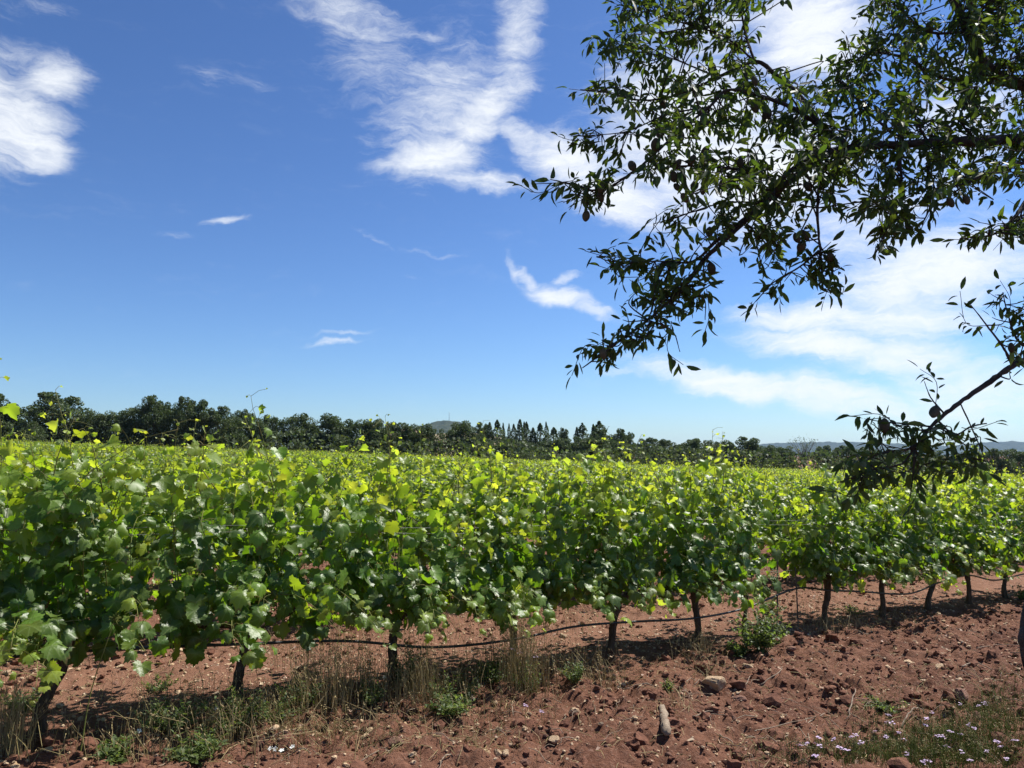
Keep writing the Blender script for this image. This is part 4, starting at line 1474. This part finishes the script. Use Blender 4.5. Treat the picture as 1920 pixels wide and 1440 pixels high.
for (u, vt, wpx, kind, Yd) in TREES:
    cnt[kind] = cnt.get(kind, 0) + 1
    top = at(u, vt - (7 if u > 1180 else (3 if u > 700 else 0)), Yd)
    x = top[0]
    zb = float(base_z(x, Yd))
    hgt = top[2] - zb
    wid = wpx / FPX * Yd
    tkm, crm = PROTOS[kind][int(tr_r.integers(0, len(PROTOS[kind])))]
    root = empty({"broad": "broadleaf_tree", "open": "broadleaf_tree", "bush": "bush", "cypress": "cypress_tree", "fir": "conifer_tree", "twiggy": "bare_tree"}[kind], (x, Yd, zb),
                 f"{KIND_WORD[kind]}, {ordinal(cnt[kind])} of its kind from the left in the far tree line", "bush" if kind == "bush" else "tree", "far tree line", tr_r.uniform(0, 6.28))
    pw = {"broad": .98, "open": .96, "bush": .98, "cypress": .28, "fir": .56, "twiggy": .9}[kind]
    sx = wid / pw * {"broad": 1.25, "open": 1.2, "cypress": 1.5, "fir": 1.6}.get(kind, 1.0)
    if kind in ("cypress", "fir"):
        sx *= tr_r.uniform(.85, 1.5)
        hgt *= tr_r.uniform(.93, 1.04)
        root.rotation_euler = (tr_r.normal(0, .025), tr_r.normal(0, .025), tr_r.uniform(0, 6.28))
    root.scale = (sx, sx * tr_r.uniform(.9, 1.1), hgt)
    ob("trunk", tkm, root)
    ob("crown", crm, root, kind="stuff")
# undergrowth under the tree line
ug = Acc()
n = 17000
ux = tr_r.uniform(-110, 130, n)
yy = 99 + np.clip((ux + 40) * .32, 0, 46) + tr_r.uniform(-2, 7, n)
zz = base_z(ux, yy) + np.minimum(np.abs(tr_r.normal(0, 1.0, n)), 1.5) * (1.5 + 1.8 * (vnoise(ux * .15, yy * .1, 4) + .3))
ug.scatter((CL_V, CL_T), np.stack([ux, yy, zz], -1), tr_r.normal(0, 1, (n, 3)), tr_r.normal(0, 1, (n, 3)), tr_r.uniform(.3, .6, n), age=np.clip(tr_r.normal(.45, .3, n), 0, 1), rnd=tr_r.random(n))
ob("undergrowth", ug.mesh("undergrowth", M_TREE, smooth=False), kind="stuff", label="dark undergrowth below the far tree line")


def box(w, d, h, z0=0.0):
    x, y = w / 2, d / 2
    v = [(-x, -y, z0), (x, -y, z0), (x, y, z0), (-x, y, z0), (-x, -y, z0 + h), (x, -y, z0 + h), (x, y, z0 + h), (-x, y, z0 + h)]
    return np.array(v), np.array([(0, 3, 2, 1), (4, 5, 6, 7), (0, 1, 5, 4), (1, 2, 6, 5), (2, 3, 7, 6), (3, 0, 4, 7)])


def house(u, v, Yd, w, h, label):
    p = at(u, v, Yd)
    zb = float(base_z(p[0], Yd))
    r0 = empty("farmhouse", (p[0], Yd, zb), label, "house", None, .15)
    vv, qq = box(w, 6, h)
    ob("wall", make_mesh("house_wall", vv, qq, M_WALL, smooth=False), r0)
    hw = w / 2 + .4
    rv = np.array([(-hw, -3.5, h + .01), (hw, -3.5, h + .01), (hw, 3.5, h + .01), (-hw, 3.5, h + .01), (-hw, 0, h + 1.5), (hw, 0, h + 1.5)])
    ob("roof", make_mesh("house_roof", rv, [np.array([(0, 1, 5, 4), (2, 3, 4, 5), (0, 3, 2, 1)]), np.array([(0, 4, 3), (1, 2, 5)])], M_ROOF, smooth=False), r0)
    for k in (-1, 0, 1):
        vv, qq = box(.9, .1, 1.2, 1.0)
        wn = ob("window", make_mesh("house_window", vv + np.array([k * w * .3, -3.02, 0]), qq, M_WALL, smooth=False), r0)
        vv, qq = box(.7, .06, 1.0, 1.1)
        ob("pane", make_mesh("window_pane", vv + np.array([k * w * .3, -3.06, 0]), qq, M_GLASS, smooth=False), wn)


house(742, 835, 121, 9, 3.6, "pale farmhouse glimpsed between the far trees under the hill")

mp = at(842, 791, 2300)
A = Acc()
mt = at(842, 775, 2300)[2] - mp[2] + 4
for a in range(3):
    A.tube([(math.cos(a * 2.09) * .9, math.sin(a * 2.09) * .9, -6), (math.cos(a * 2.09) * .3, math.sin(a * 2.09) * .3, mt)], .28, 5)
for z in np.arange(0, mt, 2.5):
    A.tube([(.8, 0, z), (-.5, .7, z + 1.2), (-.5, -.7, z + 2.4)], .12, 4)
ob("radio_mast", A.mesh("radio_mast", M_WIRE), loc=mp, label="thin radio mast on top of the distant hill", category="mast")

# ------------------------------------------------------------------ stones
sr = np.random.default_rng(8)


def rock_mesh(seed, mat, flat=.6):
    r_ = np.random.default_rng(seed)
    v, t = ico(2)
    for _ in range(9):
        n = unit(r_.normal(0, 1, 3))
        d = r_.uniform(.55, .85)
        k = v @ n
        v = v - np.outer(np.maximum(k - d, 0), n)
    v = v * np.array([1, r_.uniform(.65, .9), flat]) * (1 + r_.normal(0, .03, (len(v), 1)))
    return make_mesh("stone", v, t, mat, smooth=False)


ROCKS = [rock_mesh(k, M_STONE, f) for k, f in enumerate((.55, .65, .45, .6))]
RROCKS = [rock_mesh(k + 20, M_REDSTONE, f) for k, f in enumerate((.6, .7, .5))]
STONES = [  # x, y, width px, red?, label
    (1340, 1303, 56, 0, "large pale ochre rock, biggest on the tilled soil"), (1388, 1324, 24, 1, "reddish stone just below the large ochre rock"),
    (1075, 1340, 28, 0, "pale chunky stone below the dry grass in the middle"), (1140, 1300, 17, 0, "pale stone beside the bleached grass tuft"), (1222, 1328, 14, 0, "small whitish stone above the broken log"),
    (1167, 1287, 18, 0, "flat tan stone above the bleached grass tuft"), (822, 1387, 26, 1, "dark red stone at the foot of the green weeds"), (742, 1408, 30, 1, "broad red stone near the bottom edge"),
    (696, 1384, 19, 0, "pale triangular stone beside the broad red stone"), (936, 1376, 15, 0, "small pale stone right of the dark red one"), (1037, 1402, 25, 0, "grey-white flat stone beside the dark hollow"),
    (949, 1424, 18, 0, "pale stone close to the bottom edge"), (986, 1433, 24, 1, "red stone touching the bottom edge"), (1482, 1230, 20, 1, "reddish stone beside the green weed bush"),
    (1701, 1245, 20, 0, "tan rounded stone alone on the right slope"), (1763, 1261, 19, 0, "flat white stone on the right slope"), (1665, 1258, 14, 0, "small tan stone below the right trunks"),
    (1404, 1258, 22, 0, "flat pale stone below the green weed bush"), (513, 1399, 24, 0, "yellowish stone beside the white flowers"), (1056, 1196, 17, 0, "pale stone lying behind the drip hose"),
    (1803, 1322, 34, 1, "flat earthy slab above the pink flowers"), (1646, 1226, 16, 1, "small red stone under the leaning trunk"), (1735, 1226, 15, 0, "small tan stone under the far trunks"), (1690, 1376, 16, 0, "pale stone beside a twig above the pink flowers"),
    (1437, 1356, 16, 0, "narrow pale stone among dry sticks"), (12, 1272, 22, 0, "pale stone below the hose end"), (1482, 1402, 14, 0, "small white stone above the pink flowers"), (1533, 1295, 14, 0, "small pale stone in the middle of the tilled soil"),
]
for (u, v, w, red, lab) in STONES:
    g = ground_hit(u, v)
    s = w / FPX * g[1] / 2 * 1.08
    o = ob("stone", (RROCKS if red else ROCKS)[int(sr.integers(0, 3))], loc=(g[0], g[1], g[2] + s * .25), label=lab, category="stone")
    o.rotation_euler = (sr.normal(0, .2), sr.normal(0, .2), sr.uniform(0, 6.28))
    o.scale = (s, s, s * (1.15 if w > 50 else 1.0))
k = 0
while k < 90:
    u, v = sr.uniform(-30, 1950), sr.uniform(1120, 1445)
    g = ground_hit(u, v)
    sx = g[0] * RN[0] + g[1] * RN[1] - ROW_OFF
    if sx > 1.7:
        continue
    s = float(np.clip(sr.lognormal(-3.95, .35), .011, .04))
    red = sr.random() < .45
    o = ob("stone", (RROCKS if red else ROCKS)[int(sr.integers(0, 3))], loc=(g[0], g[1], g[2] + s * .2),
           label="small reddish stone strewn on the soil" if red else "small pale stone strewn on the soil", category="stone", group="small reddish stones" if red else "small pale stones")
    o.rotation_euler = (sr.normal(0, .3), sr.normal(0, .3), sr.uniform(0, 6.28))
    o.scale = (s, s, s)
    k += 1

# loose clods and gravel
IV, IT = ico(1)
lump = [IV * (1 + np.random.default_rng(60 + k).normal(0, .17, (len(IV), 1))) * np.array([1, .85, .62]) for k in range(4)]


def sow(n, smin, smax, sig, mat, name, label, region, seed, sink=.2):
    r_ = np.random.default_rng(seed)
    x = r_.uniform(-4.5, 9, n * 3); y = r_.uniform(3.4, 13, n * 3)
    w = region(x, y)
    m = r_.random(n * 3) < w
    x, y = x[m][:n], y[m][:n]
    s = np.clip(r_.lognormal(math.log(smin), sig, len(x)), smin * .5, smax)
    z = gz(x, y) + s * sink
    ac = Acc()
    wh = r_.integers(0, 4, len(x))
    for k in range(4):
        q = wh == k
        if q.any():
            ac.scatter((lump[k], IT), np.stack([x[q], y[q], z[q]], -1), r_.normal(0, 1, (q.sum(), 3)) * (1, 1, .3), r_.normal(0, .3, (q.sum(), 3)) + np.array([0, 0, 1.0]), s[q])
    return ob(name, ac.mesh(name, mat, smooth=False), kind="stuff", label=label)


def row_dist(x, y):
    return x * RN[0] + y * RN[1] - ROW_OFF


sow(12000, .012, .07, .62, M_CLOD, "soil_clods", "loose red soil clods on tilled ground", lambda x, y: np.where(row_dist(x, y) < -.25, .9, np.where(row_dist(x, y) > .9, .3, .12)) * (np.hypot(x, y) < 13), 71)
sow(14000, .007, .024, .45, M_STONE, "gravel", "pale gravel bits scattered over the soil", lambda x, y: .4 * (np.hypot(x, y) < 13), 72)

# dry leaf litter and bits of straw
LV = np.array([(-.5, -.3, .1), (.5, -.35, .0), (.55, .3, .16), (-.45, .35, -.02), (0, 0, -.06)])
LT = np.array([(0, 1, 4), (1, 2, 4), (2, 3, 4), (3, 0, 4)])
lr = np.random.default_rng(73)
n = 8500
x = lr.uniform(-4.5, 9, n * 4); y = lr.uniform(3.4, 13, n * 4)
d = row_dist(x, y)
w = np.where((d > -.1) & (d < 2.4), .75, .3) * np.clip(vnoise(x * 1.3, y * 1.3, 12) * 2.2 + .6, .1, 1)
m = lr.random(n * 4) < w
x, y = x[m][:n], y[m][:n]
A = Acc()
s = np.clip(lr.lognormal(math.log(.016), .45, len(x)), .006, .045)
A.scatter((LV, LT), np.stack([x, y, gz(x, y) + .007], -1), lr.normal(0, 1, (len(x), 3)) * (1, 1, .25), lr.normal(0, .35, (len(x), 3)) + np.array([0, 0, 1.0]), s, age=np.clip(lr.normal(.6, .3, len(x)), 0, 1), rnd=lr.random(len(x)))
ob("leaf_litter", A.mesh("leaf_litter", M_LITTER, smooth=False), kind="stuff", label="dry pruning chips and dead leaves between the rows")

# ------------------------------------------------------------------ sticks and a broken log


def stick(pts, r0, label, name="dry_stick", mat=M_WOOD):
    P = [ground_hit(u, v) + np.array([0, 0, r0 + dz]) for (u, v, dz) in pts]
    s = spline(P, 6)
    s = s + sr.normal(0, r0 * .5, s.shape)
    A = Acc(); A.tube(s, np.linspace(r0, r0 * .5, len(s)), 6)
    ob(name, A.mesh(name, mat), label=label, category="stick")


stick([(1400, 1388, .01), (1470, 1378, .02), (1545, 1345, .03)], .006, "pale dry stick slanting below the large ochre rock")
stick([(1415, 1383, .02), (1440, 1376, .02), (1540, 1350, .02)], .004, "thin dry stick lying along the pale slanting stick")
stick([(1512, 1355, .03), (1520, 1390, .01), (1545, 1418, .01)], .004, "thin forked twig pointing to the bottom edge")
stick([(1590, 1340, .01), (1606, 1316, .05)], .006, "short upright stub of stick in tilled soil")
stick([(1300, 1360, .01), (1330, 1349, .02), (1362, 1348, .01)], .004, "thin twig left of the dry sticks")
stick([(1690, 1370, .01), (1712, 1355, .03), (1730, 1348, .03)], .006, "dry twig above the pink flowers")
stick([(1382, 1316, .01), (1395, 1306, .03), (1408, 1295, .04)], .005, "bent twig right of the large ochre rock")
stick([(1805, 1268, .01), (1830, 1258, .02), (1862, 1264, .01)], .006, "curved pale twig on the right slope")
stick([(1830, 1226, .01), (1870, 1222, .01), (1912, 1226, .01)], .004, "long thin twig lying on the right slope")
stick([(1425, 1298, .01), (1462, 1290, .03), (1468, 1270, .04)], .004, "hooked thin twig below the green weed bush")
g0, g1 = ground_hit(1243, 1352), ground_hit(1250, 1402)
A = Acc()
e0, e1 = g0 + np.array([0, .02, .055]), g1 + np.array([0, -.02, .040])
pts = e0 + np.linspace(0, 1, 15)[:, None] * (e1 - e0) + sr.normal(0, .0015, (15, 3))
lr_ = np.array([.008, .019, .023, .024, .025, .0255, .026, .0255, .0265, .027, .0275, .027, .028, .026, .012])
v, q, t = tube(pts, lr_, 14)
v[:210] += np.repeat(sr.normal(0, .0012, (15, 1)), 14, 0) * sr.normal(0, 1, (210, 3)) + sr.normal(0, .0018, (210, 3))
A.add(v, t, q)
ob("broken_log", A.mesh("broken_log", M_WOOD), label="broken piece of pale log pointing towards the bottom edge", category="log")

# ------------------------------------------------------------------ grass, weeds and flowers
gr = np.random.default_rng(91)


def blades(acc, x, y, hmin, hmax, lean, rad, age, seeds=0.0):
    z = gz(x, y)
    for xx, yy, zz in zip(x, y, z):
        h = gr.uniform(hmin, hmax)
        a = gr.uniform(0, 6.28)
        b = abs(gr.normal(0, lean)) * h
        p = np.array([[xx, yy, zz - .01], [xx + math.cos(a) * b * .25, yy + math.sin(a) * b * .25, zz + h * .5], [xx + math.cos(a) * b, yy + math.sin(a) * b, zz + h * gr.uniform(.8, 1.0)]])
        v, q, t = tube(p, [rad, rad * .8, rad * .25], 3, False)
        acc.add(v, None, q, age=np.clip(gr.normal(age, .2), 0, 1), rnd=gr.random())
        if gr.random() < seeds:
            d = unit(p[2] - p[1])
            L_ = gr.uniform(.02, .05)
            for e in range(int(gr.integers(2, 5))):
                c = p[2] + d * L_ * (e - 1) * .5 + gr.normal(0, .006, 3)
                vv, qq, tt = tube([c - d * .009, c, c + d * .011 - (0, 0, .003)], [.0006, .0026, .0004], 4, False)
                acc.add(vv, None, qq, age=np.clip(gr.normal(.85, .1), 0, 1), rnd=gr.random())


def patch(u, v, ru, rv, n):
    uu = gr.normal(u, ru, n); vv = np.clip(gr.normal(v, rv, n), 1100, 1470)
    P = ground_hits(uu, vv)
    return P[:, 0], P[:, 1]


A = Acc()
for (u, v, ru, rv, n, h0, h1, age, seeds, lean) in [
    (610, 1335, 30, 12, 90, .18, .42, .75, .5, .2), (640, 1300, 30, 14, 50, .15, .4, .7, .5, .2), (570, 1345, 20, 10, 40, .2, .4, .8, .5, .25),
    (15, 1425, 26, 15, 110, .18, .45, .75, .5, .25), (975, 1290, 22, 12, 110, .25, .55, .7, .6, .15), (1000, 1310, 26, 10, 60, .15, .4, .6, .5, .2),
    (790, 1320, 20, 12, 70, .2, .45, .65, .5, .2), (735, 1330, 40, 15, 60, .1, .3, .5, .3, .3), (1070, 1275, 40, 10, 60, .12, .32, .8, .5, .35), (1130, 1290, 22, 8, 50, .08, .22, .9, .3, .7),
    (560, 1250, 40, 20, 40, .1, .3, .8, .5, .3), (660, 1220, 60, 25, 60, .15, .4, .75, .5, .25), (880, 1190, 90, 25, 70, .12, .35, .75, .4, .3), (1050, 1180, 60, 15, 50, .12, .3, .8, .4, .3),
    (420, 1395, 60, 22, 120, .08, .28, .5, .3, .4), (250, 1420, 90, 18, 90, .06, .22, .6, .3, .4), (1310, 1235, 20, 8, 60, .08, .25, .85, .4, .5), (1325, 1270, 30, 12, 60, .05, .14, .9, .2, .9),
    (1560, 1190, 30, 8, 60, .06, .22, .85, .3, .6), (1500, 1150, 40, 12, 40, .1, .25, .7, .3, .3), (1650, 1180, 50, 8, 40, .05, .15, .85, .2, .7), (900, 1345, 80, 25, 90, .06, .2, .6, .3, .5), (650, 1385, 80, 20, 110, .05, .16, .9, .2, .9),
    (330, 1395, 60, 16, 60, .08, .24, .5, .4, .4), (500, 1370, 30, 12, 50, .1, .28, .55, .4, .3), (700, 1300, 50, 16, 80, .1, .35, .6, .4, .3), (830, 1300, 50, 14, 70, .1, .3, .5, .4, .3), (920, 1260, 40, 14, 60, .12, .35, .7, .4, .25),
    (880, 1400, 70, 15, 60, .04, .1, .95, .1, 1.2), (560, 1400, 60, 15, 80, .05, .15, .7, .2, .7), (1265, 1345, 20, 10, 30, .05, .12, .95, .1, 1.0), (1600, 1290, 90, 25, 60, .03, .09, .9, .1, 1.3), (1750, 1300, 90, 30, 60, .03, .09, .9, .1, 1.3), (330, 1330, 60, 20, 50, .05, .2, .7, .3, .5),
]:
    x, y = patch(u, v, ru, rv, int(n * 1.5))
    blades(A, x, y, h0, h1, lean * 1.25, .0017, min(age + .1, .95), seeds)
ob("dry_grass", A.mesh("dry_grass", M_STRAW), kind="stuff", label="dry straw coloured grass stalks under the vines")

# straw lying on the soil
A = Acc()
for _ in range(900):
    g = ground_hit(gr.uniform(0, 1920), gr.uniform(1190, 1445))
    if row_dist(g[0], g[1]) > 1.5:
        continue
    a = gr.uniform(0, 6.28); l_ = gr.uniform(.03, .16)
    p0 = g + (0, 0, .006)
    x1, y1 = g[0] + math.cos(a) * l_, g[1] + math.sin(a) * l_
    p1 = np.array([x1, y1, float(gz(x1, y1)) + .01])
    v, q, t = tube([p0, (p0 + p1) / 2 + np.array([gr.normal(0, .008), gr.normal(0, .008), .015]), p1], [.0016, .0018, .001], 4, False)
    A.add(v, None, q, age=gr.uniform(.5, 1), rnd=gr.random())
ob("fallen_straw", A.mesh("fallen_straw", M_STRAW), kind="stuff", label="thin straw bits lying over the soil")

A = Acc()
for (u, v, ru, rv, n, h0, h1, age, lean) in [(1800, 1410, 90, 28, 2600, .03, .13, .3, .5), (1860, 1350, 40, 22, 700, .03, .12, .35, .5), (1640, 1425, 90, 14, 900, .03, .10, .3, .6), (1700, 1400, 120, 25, 350, .02, .08, .3, .7),
                                             (1500, 1435, 70, 8, 160, .02, .07, .3, .7), (1650, 1340, 40, 14, 220, .015, .05, .1, .9), (1900, 1290, 20, 20, 120, .02, .08, .3, .6), (640, 1400, 200, 22, 220, .02, .08, .3, .7)]:
    x, y = patch(u, v, ru, rv, n)
    blades(A, x, y, h0, h1, lean, .0014, age, .1)
ob("grass", A.mesh("grass", M_GRASS), kind="stuff", label="short green grass in the near corner")

A = Acc()
for _ in range(170):
    g = ground_hit(gr.uniform(500, 1920), gr.uniform(1190, 1445))
    if row_dist(g[0], g[1]) > 1.2:
        continue
    a = gr.uniform(0, 6.28); l_ = gr.uniform(.06, .26); rd_ = gr.uniform(.0016, .0042)
    P_ = []
    for f in np.linspace(0, 1, 6):
        xx, yy = g[0] + math.cos(a) * l_ * f, g[1] + math.sin(a) * l_ * f
        P_.append((xx + gr.normal(0, .006), yy + gr.normal(0, .006), float(gz(xx, yy)) * .5 + g[2] * .5 + .012 + .02 * math.sin(f * 3.1)))
    A.tube(np.array(P_), np.linspace(rd_, rd_ * .6, 6), 5)
ob("fallen_twigs", A.mesh("fallen_twigs", M_WOOD), kind="stuff", label="dry prunings and twigs strewn over the tilled soil")

WL_V = np.array([(0, 0, 0), (-.2, .35, .05), (0, .4, -.02), (.2, .35, .05), (-.14, .72, .0), (.14, .72, 0), (0, 1, -.12)])
WL_T = np.array([(0, 2, 1), (0, 3, 2), (1, 2, 4), (2, 3, 5), (2, 5, 4), (4, 5, 6)])


def weed_meshes(seed, h, spread, nst, leaf, age):
    r_ = np.random.default_rng(seed)
    st = Acc(); L_ = []
    for _ in range(nst):
        a = r_.uniform(0, 6.28); b = spread * math.sqrt(r_.random())
        hh = h * r_.uniform(.5, 1.05) * (1 - .35 * (b / spread) ** 2)
        p = spline([(math.cos(a) * b * .2, math.sin(a) * b * .2, -.01), (math.cos(a) * b * .6, math.sin(a) * b * .6, hh * .5), (math.cos(a) * b, math.sin(a) * b, hh)], 5)
        st.tube(p, np.linspace(.0026, .0012, len(p)), 4, False)
        for k in range(2, len(p)):
            for _ in range(3):
                sd = unit(np.append(r_.normal(0, 1, 2), r_.normal(.3, .3)))
                L_.append((p[k] + sd * leaf * .15, sd + (0, 0, r_.uniform(-.3, .5)), np.array([0, 0, 1.0]) + r_.normal(0, .4, 3), leaf * r_.uniform(.5, 1.15) * (1.15 - .4 * k / len(p)), np.clip(r_.normal(age, .2), 0, 1)))
    P, T, N, S, A_ = leaf_arrays(L_)
    ac = Acc()
    ac.scatter((WL_V, WL_T), P, T, N, S, age=A_, rnd=r_.random(len(P)))
    return st.mesh("weed_stem", M_CANE), ac.mesh("weed_foliage", M_WEED)


WEEDS = [  # x, y (base), height, spread, stems, leaf, age, label
    (1430, 1232, .40, .27, 34, .065, .45, "bushy bright green weed below the gap in the front row"),
    (1385, 1240, .18, .12, 12, .05, .4, "small leafy weed left of the bright green weed bush"),
    (1445, 1150, .22, .16, 10, .05, .45, "loose weed behind the gap in the front row"),
    (850, 1320, .20, .22, 30, .035, .15, "dark green creeping weed in the middle under the vines"),
    (770, 1300, .36, .14, 26, .04, .12, "upright dark weed hugging the fifth trunk"),
    (845, 1350, .12, .16, 22, .045, .55, "pale green low weed right of the dark hollow"),
    (440, 1385, .22, .2, 26, .04, .3, "leafy weed below the second curved trunk"),
    (370, 1430, .14, .2, 24, .045, .4, "low pale weed at the bottom edge near the trunk"),
    (230, 1440, .1, .16, 16, .04, .4, "flat weed at the bottom edge left of the pale weed"),
    (990, 1305, .24, .13, 20, .032, .2, "greyish weed among the tall dry stalks"),
    (45, 1345, .14, .16, 16, .045, .05, "small dark weed behind the leaning trunk at the edge"),
    (920, 1290, .18, .16, 20, .034, .2, "small dark weed left of the tall dry stalks"),
    (520, 1370, .16, .16, 18, .034, .35, "small weed beside the tall straw clump"),
    (1660, 1335, .05, .18, 20, .03, .6, "flat yellow-green weed mat on the tilled soil"),
    (1600, 1152, .1, .16, 10, .035, .5, "small weed tuft behind the thick bare trunk"),
    (690, 1330, .15, .13, 16, .034, .3, "small weed left of the dark wrapped trunk"),
    (1250, 1300, .07, .06, 6, .03, .5, "tiny seedling above the small whitish stone"),
    (320, 1395, .18, .2, 26, .036, .25, "leafy weed in the shade between the first two trunks"),
    (560, 1345, .2, .16, 20, .034, .2, "green weed inside the tall straw clump"),
    (1080, 1300, .14, .14, 16, .03, .3, "small weed right of the tall dry stalks"),
    (300, 1300, .12, .15, 12, .03, .5, "sparse weed in the sunlit strip behind the leaning trunk"),
    (1915, 1130, .2, .16, 14, .04, .4, "leafy weed at the foot of the last trunk"),
]
for k, (u, v, h, sp, nst, lf, ag, lab) in enumerate(WEEDS):
    g = ground_hit(u, v)
    st, fo = weed_meshes(300 + k, h, sp, nst, lf, ag)
    root = empty("weed_plant", g, lab, "weed")
    ob("stem", st, root, kind="stuff")
    ob("foliage", fo, root, kind="stuff")

# tall thistle-like stalk beside the leaning trunk
g = ground_hit(150, 1430)
root = empty("weed_stalk", g, "tall single seed stalk leaning right of the first trunk", "weed")
A = Acc(); A.tube(spline([g * 0 + (0, 0, 0), (.03, .02, .3), (.13, .03, .66)], 6), np.linspace(.004, .002, 13), 5, False)
ob("stem", A.mesh("stalk", M_CANE), root)
A = Acc()
for k in range(60):
    d = unit(gr.normal(0, 1, 3) + (0, 0, .6))
    A.tube([(.13, .03, .66), np.array([.13, .03, .66]) + d * gr.uniform(.02, .035)], [.0008, .0014], 3, False)
ob("seed_head", A.mesh("seed_head", M_CANE), root, kind="stuff")

# pink flowers in the near corner, a few white bindweed flowers
pet = Acc()
for k in range(6):
    a = k * math.pi / 3
    d = np.array([math.cos(a), math.sin(a), .35])
    pet.scatter((WL_V * np.array([1.5, 1, 1]), WL_T), np.array([[0, 0, 0.0]]), d[None], np.array([[0, 0, 1.0]]), np.array([.013]))
PETALS = []
for j in range(3):
    hd = Acc()
    for q_ in range(5 + j):
        off = gr.normal(0, .009, 3) * (1, 1, .5)
        for k in range(5):
            a = k * 1.2566 + q_
            hd.scatter((WL_V * np.array([1.7, 1, 1]), WL_T), off[None], np.array([[math.cos(a), math.sin(a), .3]]), np.array([[0, 0, 1.0]]), np.array([.0085]))
    PETALS.append(hd.mesh("flower_head", M_PINK))
WH = Acc()
for k in range(5):
    a = k * 1.2566
    WH.scatter((WL_V * np.array([2.2, 1, 1]), WL_T), np.array([[0, 0, 0.0]]), np.array([[math.cos(a), math.sin(a), .25]]), np.array([[0, 0, 1.0]]), np.array([.016]))
WHM = WH.mesh("white_flower", M_WHITE)
A = Acc(); A.tube([(0, 0, -.01), (.004, .002, .05), (0, .0, .1)], [.0014, .0012, .001], 4, False)
FSTEM = A.mesh("flower_stem", M_CANE)
FL = [(1488, 1420), (1510, 1430), (1530, 1426), (1548, 1432), (1565, 1418), (1583, 1400), (1608, 1412), (1625, 1405), (1643, 1390), (1655, 1376), (1668, 1372), (1672, 1398), (1690, 1394), (1702, 1387), (1748, 1352), (1752, 1382), (1798, 1334), (1800, 1400), (1818, 1435), (1850, 1420), (1885, 1430), (1900, 1412), (1912, 1418), (1848, 1345), (1780, 1430), (1740, 1438), (1700, 1436), (1600, 1436), (1574, 1437), (1866, 1408), (1845, 1340), (1830, 1390), (1770, 1405)]
for (u, v) in FL:
    for _ in range(1 if u % 3 else 2):
        g = ground_hit(u + gr.normal(0, 8), v + 12 + gr.normal(0, 4))
        h = gr.uniform(.5, 1.1)
        root = empty("pink_wildflower", g, "small lilac-pink wildflower in the grass of the near corner", "flower", "pink wildflowers")
        root.rotation_euler = (gr.normal(0, .15), gr.normal(0, .15), gr.uniform(0, 6))
        o = ob("stem", FSTEM, root); o.scale = (1, 1, h)
        ob("flower_head", PETALS[int(gr.integers(0, 3))], root, loc=(0, 0, .1 * h))
for (u, v) in [(975, 1228), (1005, 1240), (960, 1222), (1015, 1312), (985, 1318)]:
    g = ground_hit(u, v + 60)
    h = 2.2 if v < 1300 else 1.2
    root = empty("lilac_flower", g, "lilac flower spray among the tall dry stalks", "flower", "lilac flowers by the dry stalks")
    o = ob("stem", FSTEM, root); o.scale = (1, 1, h)
    ob("flower_head", PETALS[int(gr.integers(0, 3))], root, loc=(0, 0, .1 * h))
for (u, v) in [(511, 1411), (520, 1410), (529, 1414), (551, 1413), (484, 1335), (493, 1333), (408, 1345), (260, 1400), (723, 1275)]:
    g = ground_hit(u, v + 8)
    root = empty("white_bindweed", g, "open white bindweed flower low on the soil under the vines", "flower", "white bindweed flowers")
    root.rotation_euler = (gr.uniform(.2, .8), gr.normal(0, .2), gr.uniform(-.5, .5))
    o = ob("stem", FSTEM, root); o.scale = (1, 1, .3)
    ob("flower_head", WHM, root, loc=(0, 0, .03))

# ------------------------------------------------------------------ air
hv_, hq_ = box(14400, 14400, 157, -9)
hm_, ht_, ho_ = new_mat("haze")
pv = ht_.add('ShaderNodeVolumePrincipled')
pv.inputs['Color'].default_value = (0.42, 0.66, 1.0, 1)
pv.inputs['Density'].default_value = 0.00005
pv.inputs['Anisotropy'].default_value = 0.2
ht_.l.new(pv.outputs[0], ho_.inputs['Volume'])
ob("haze", make_mesh("haze", hv_, hq_, hm_, smooth=False), kind="stuff", label="thin summer haze over the far hills")
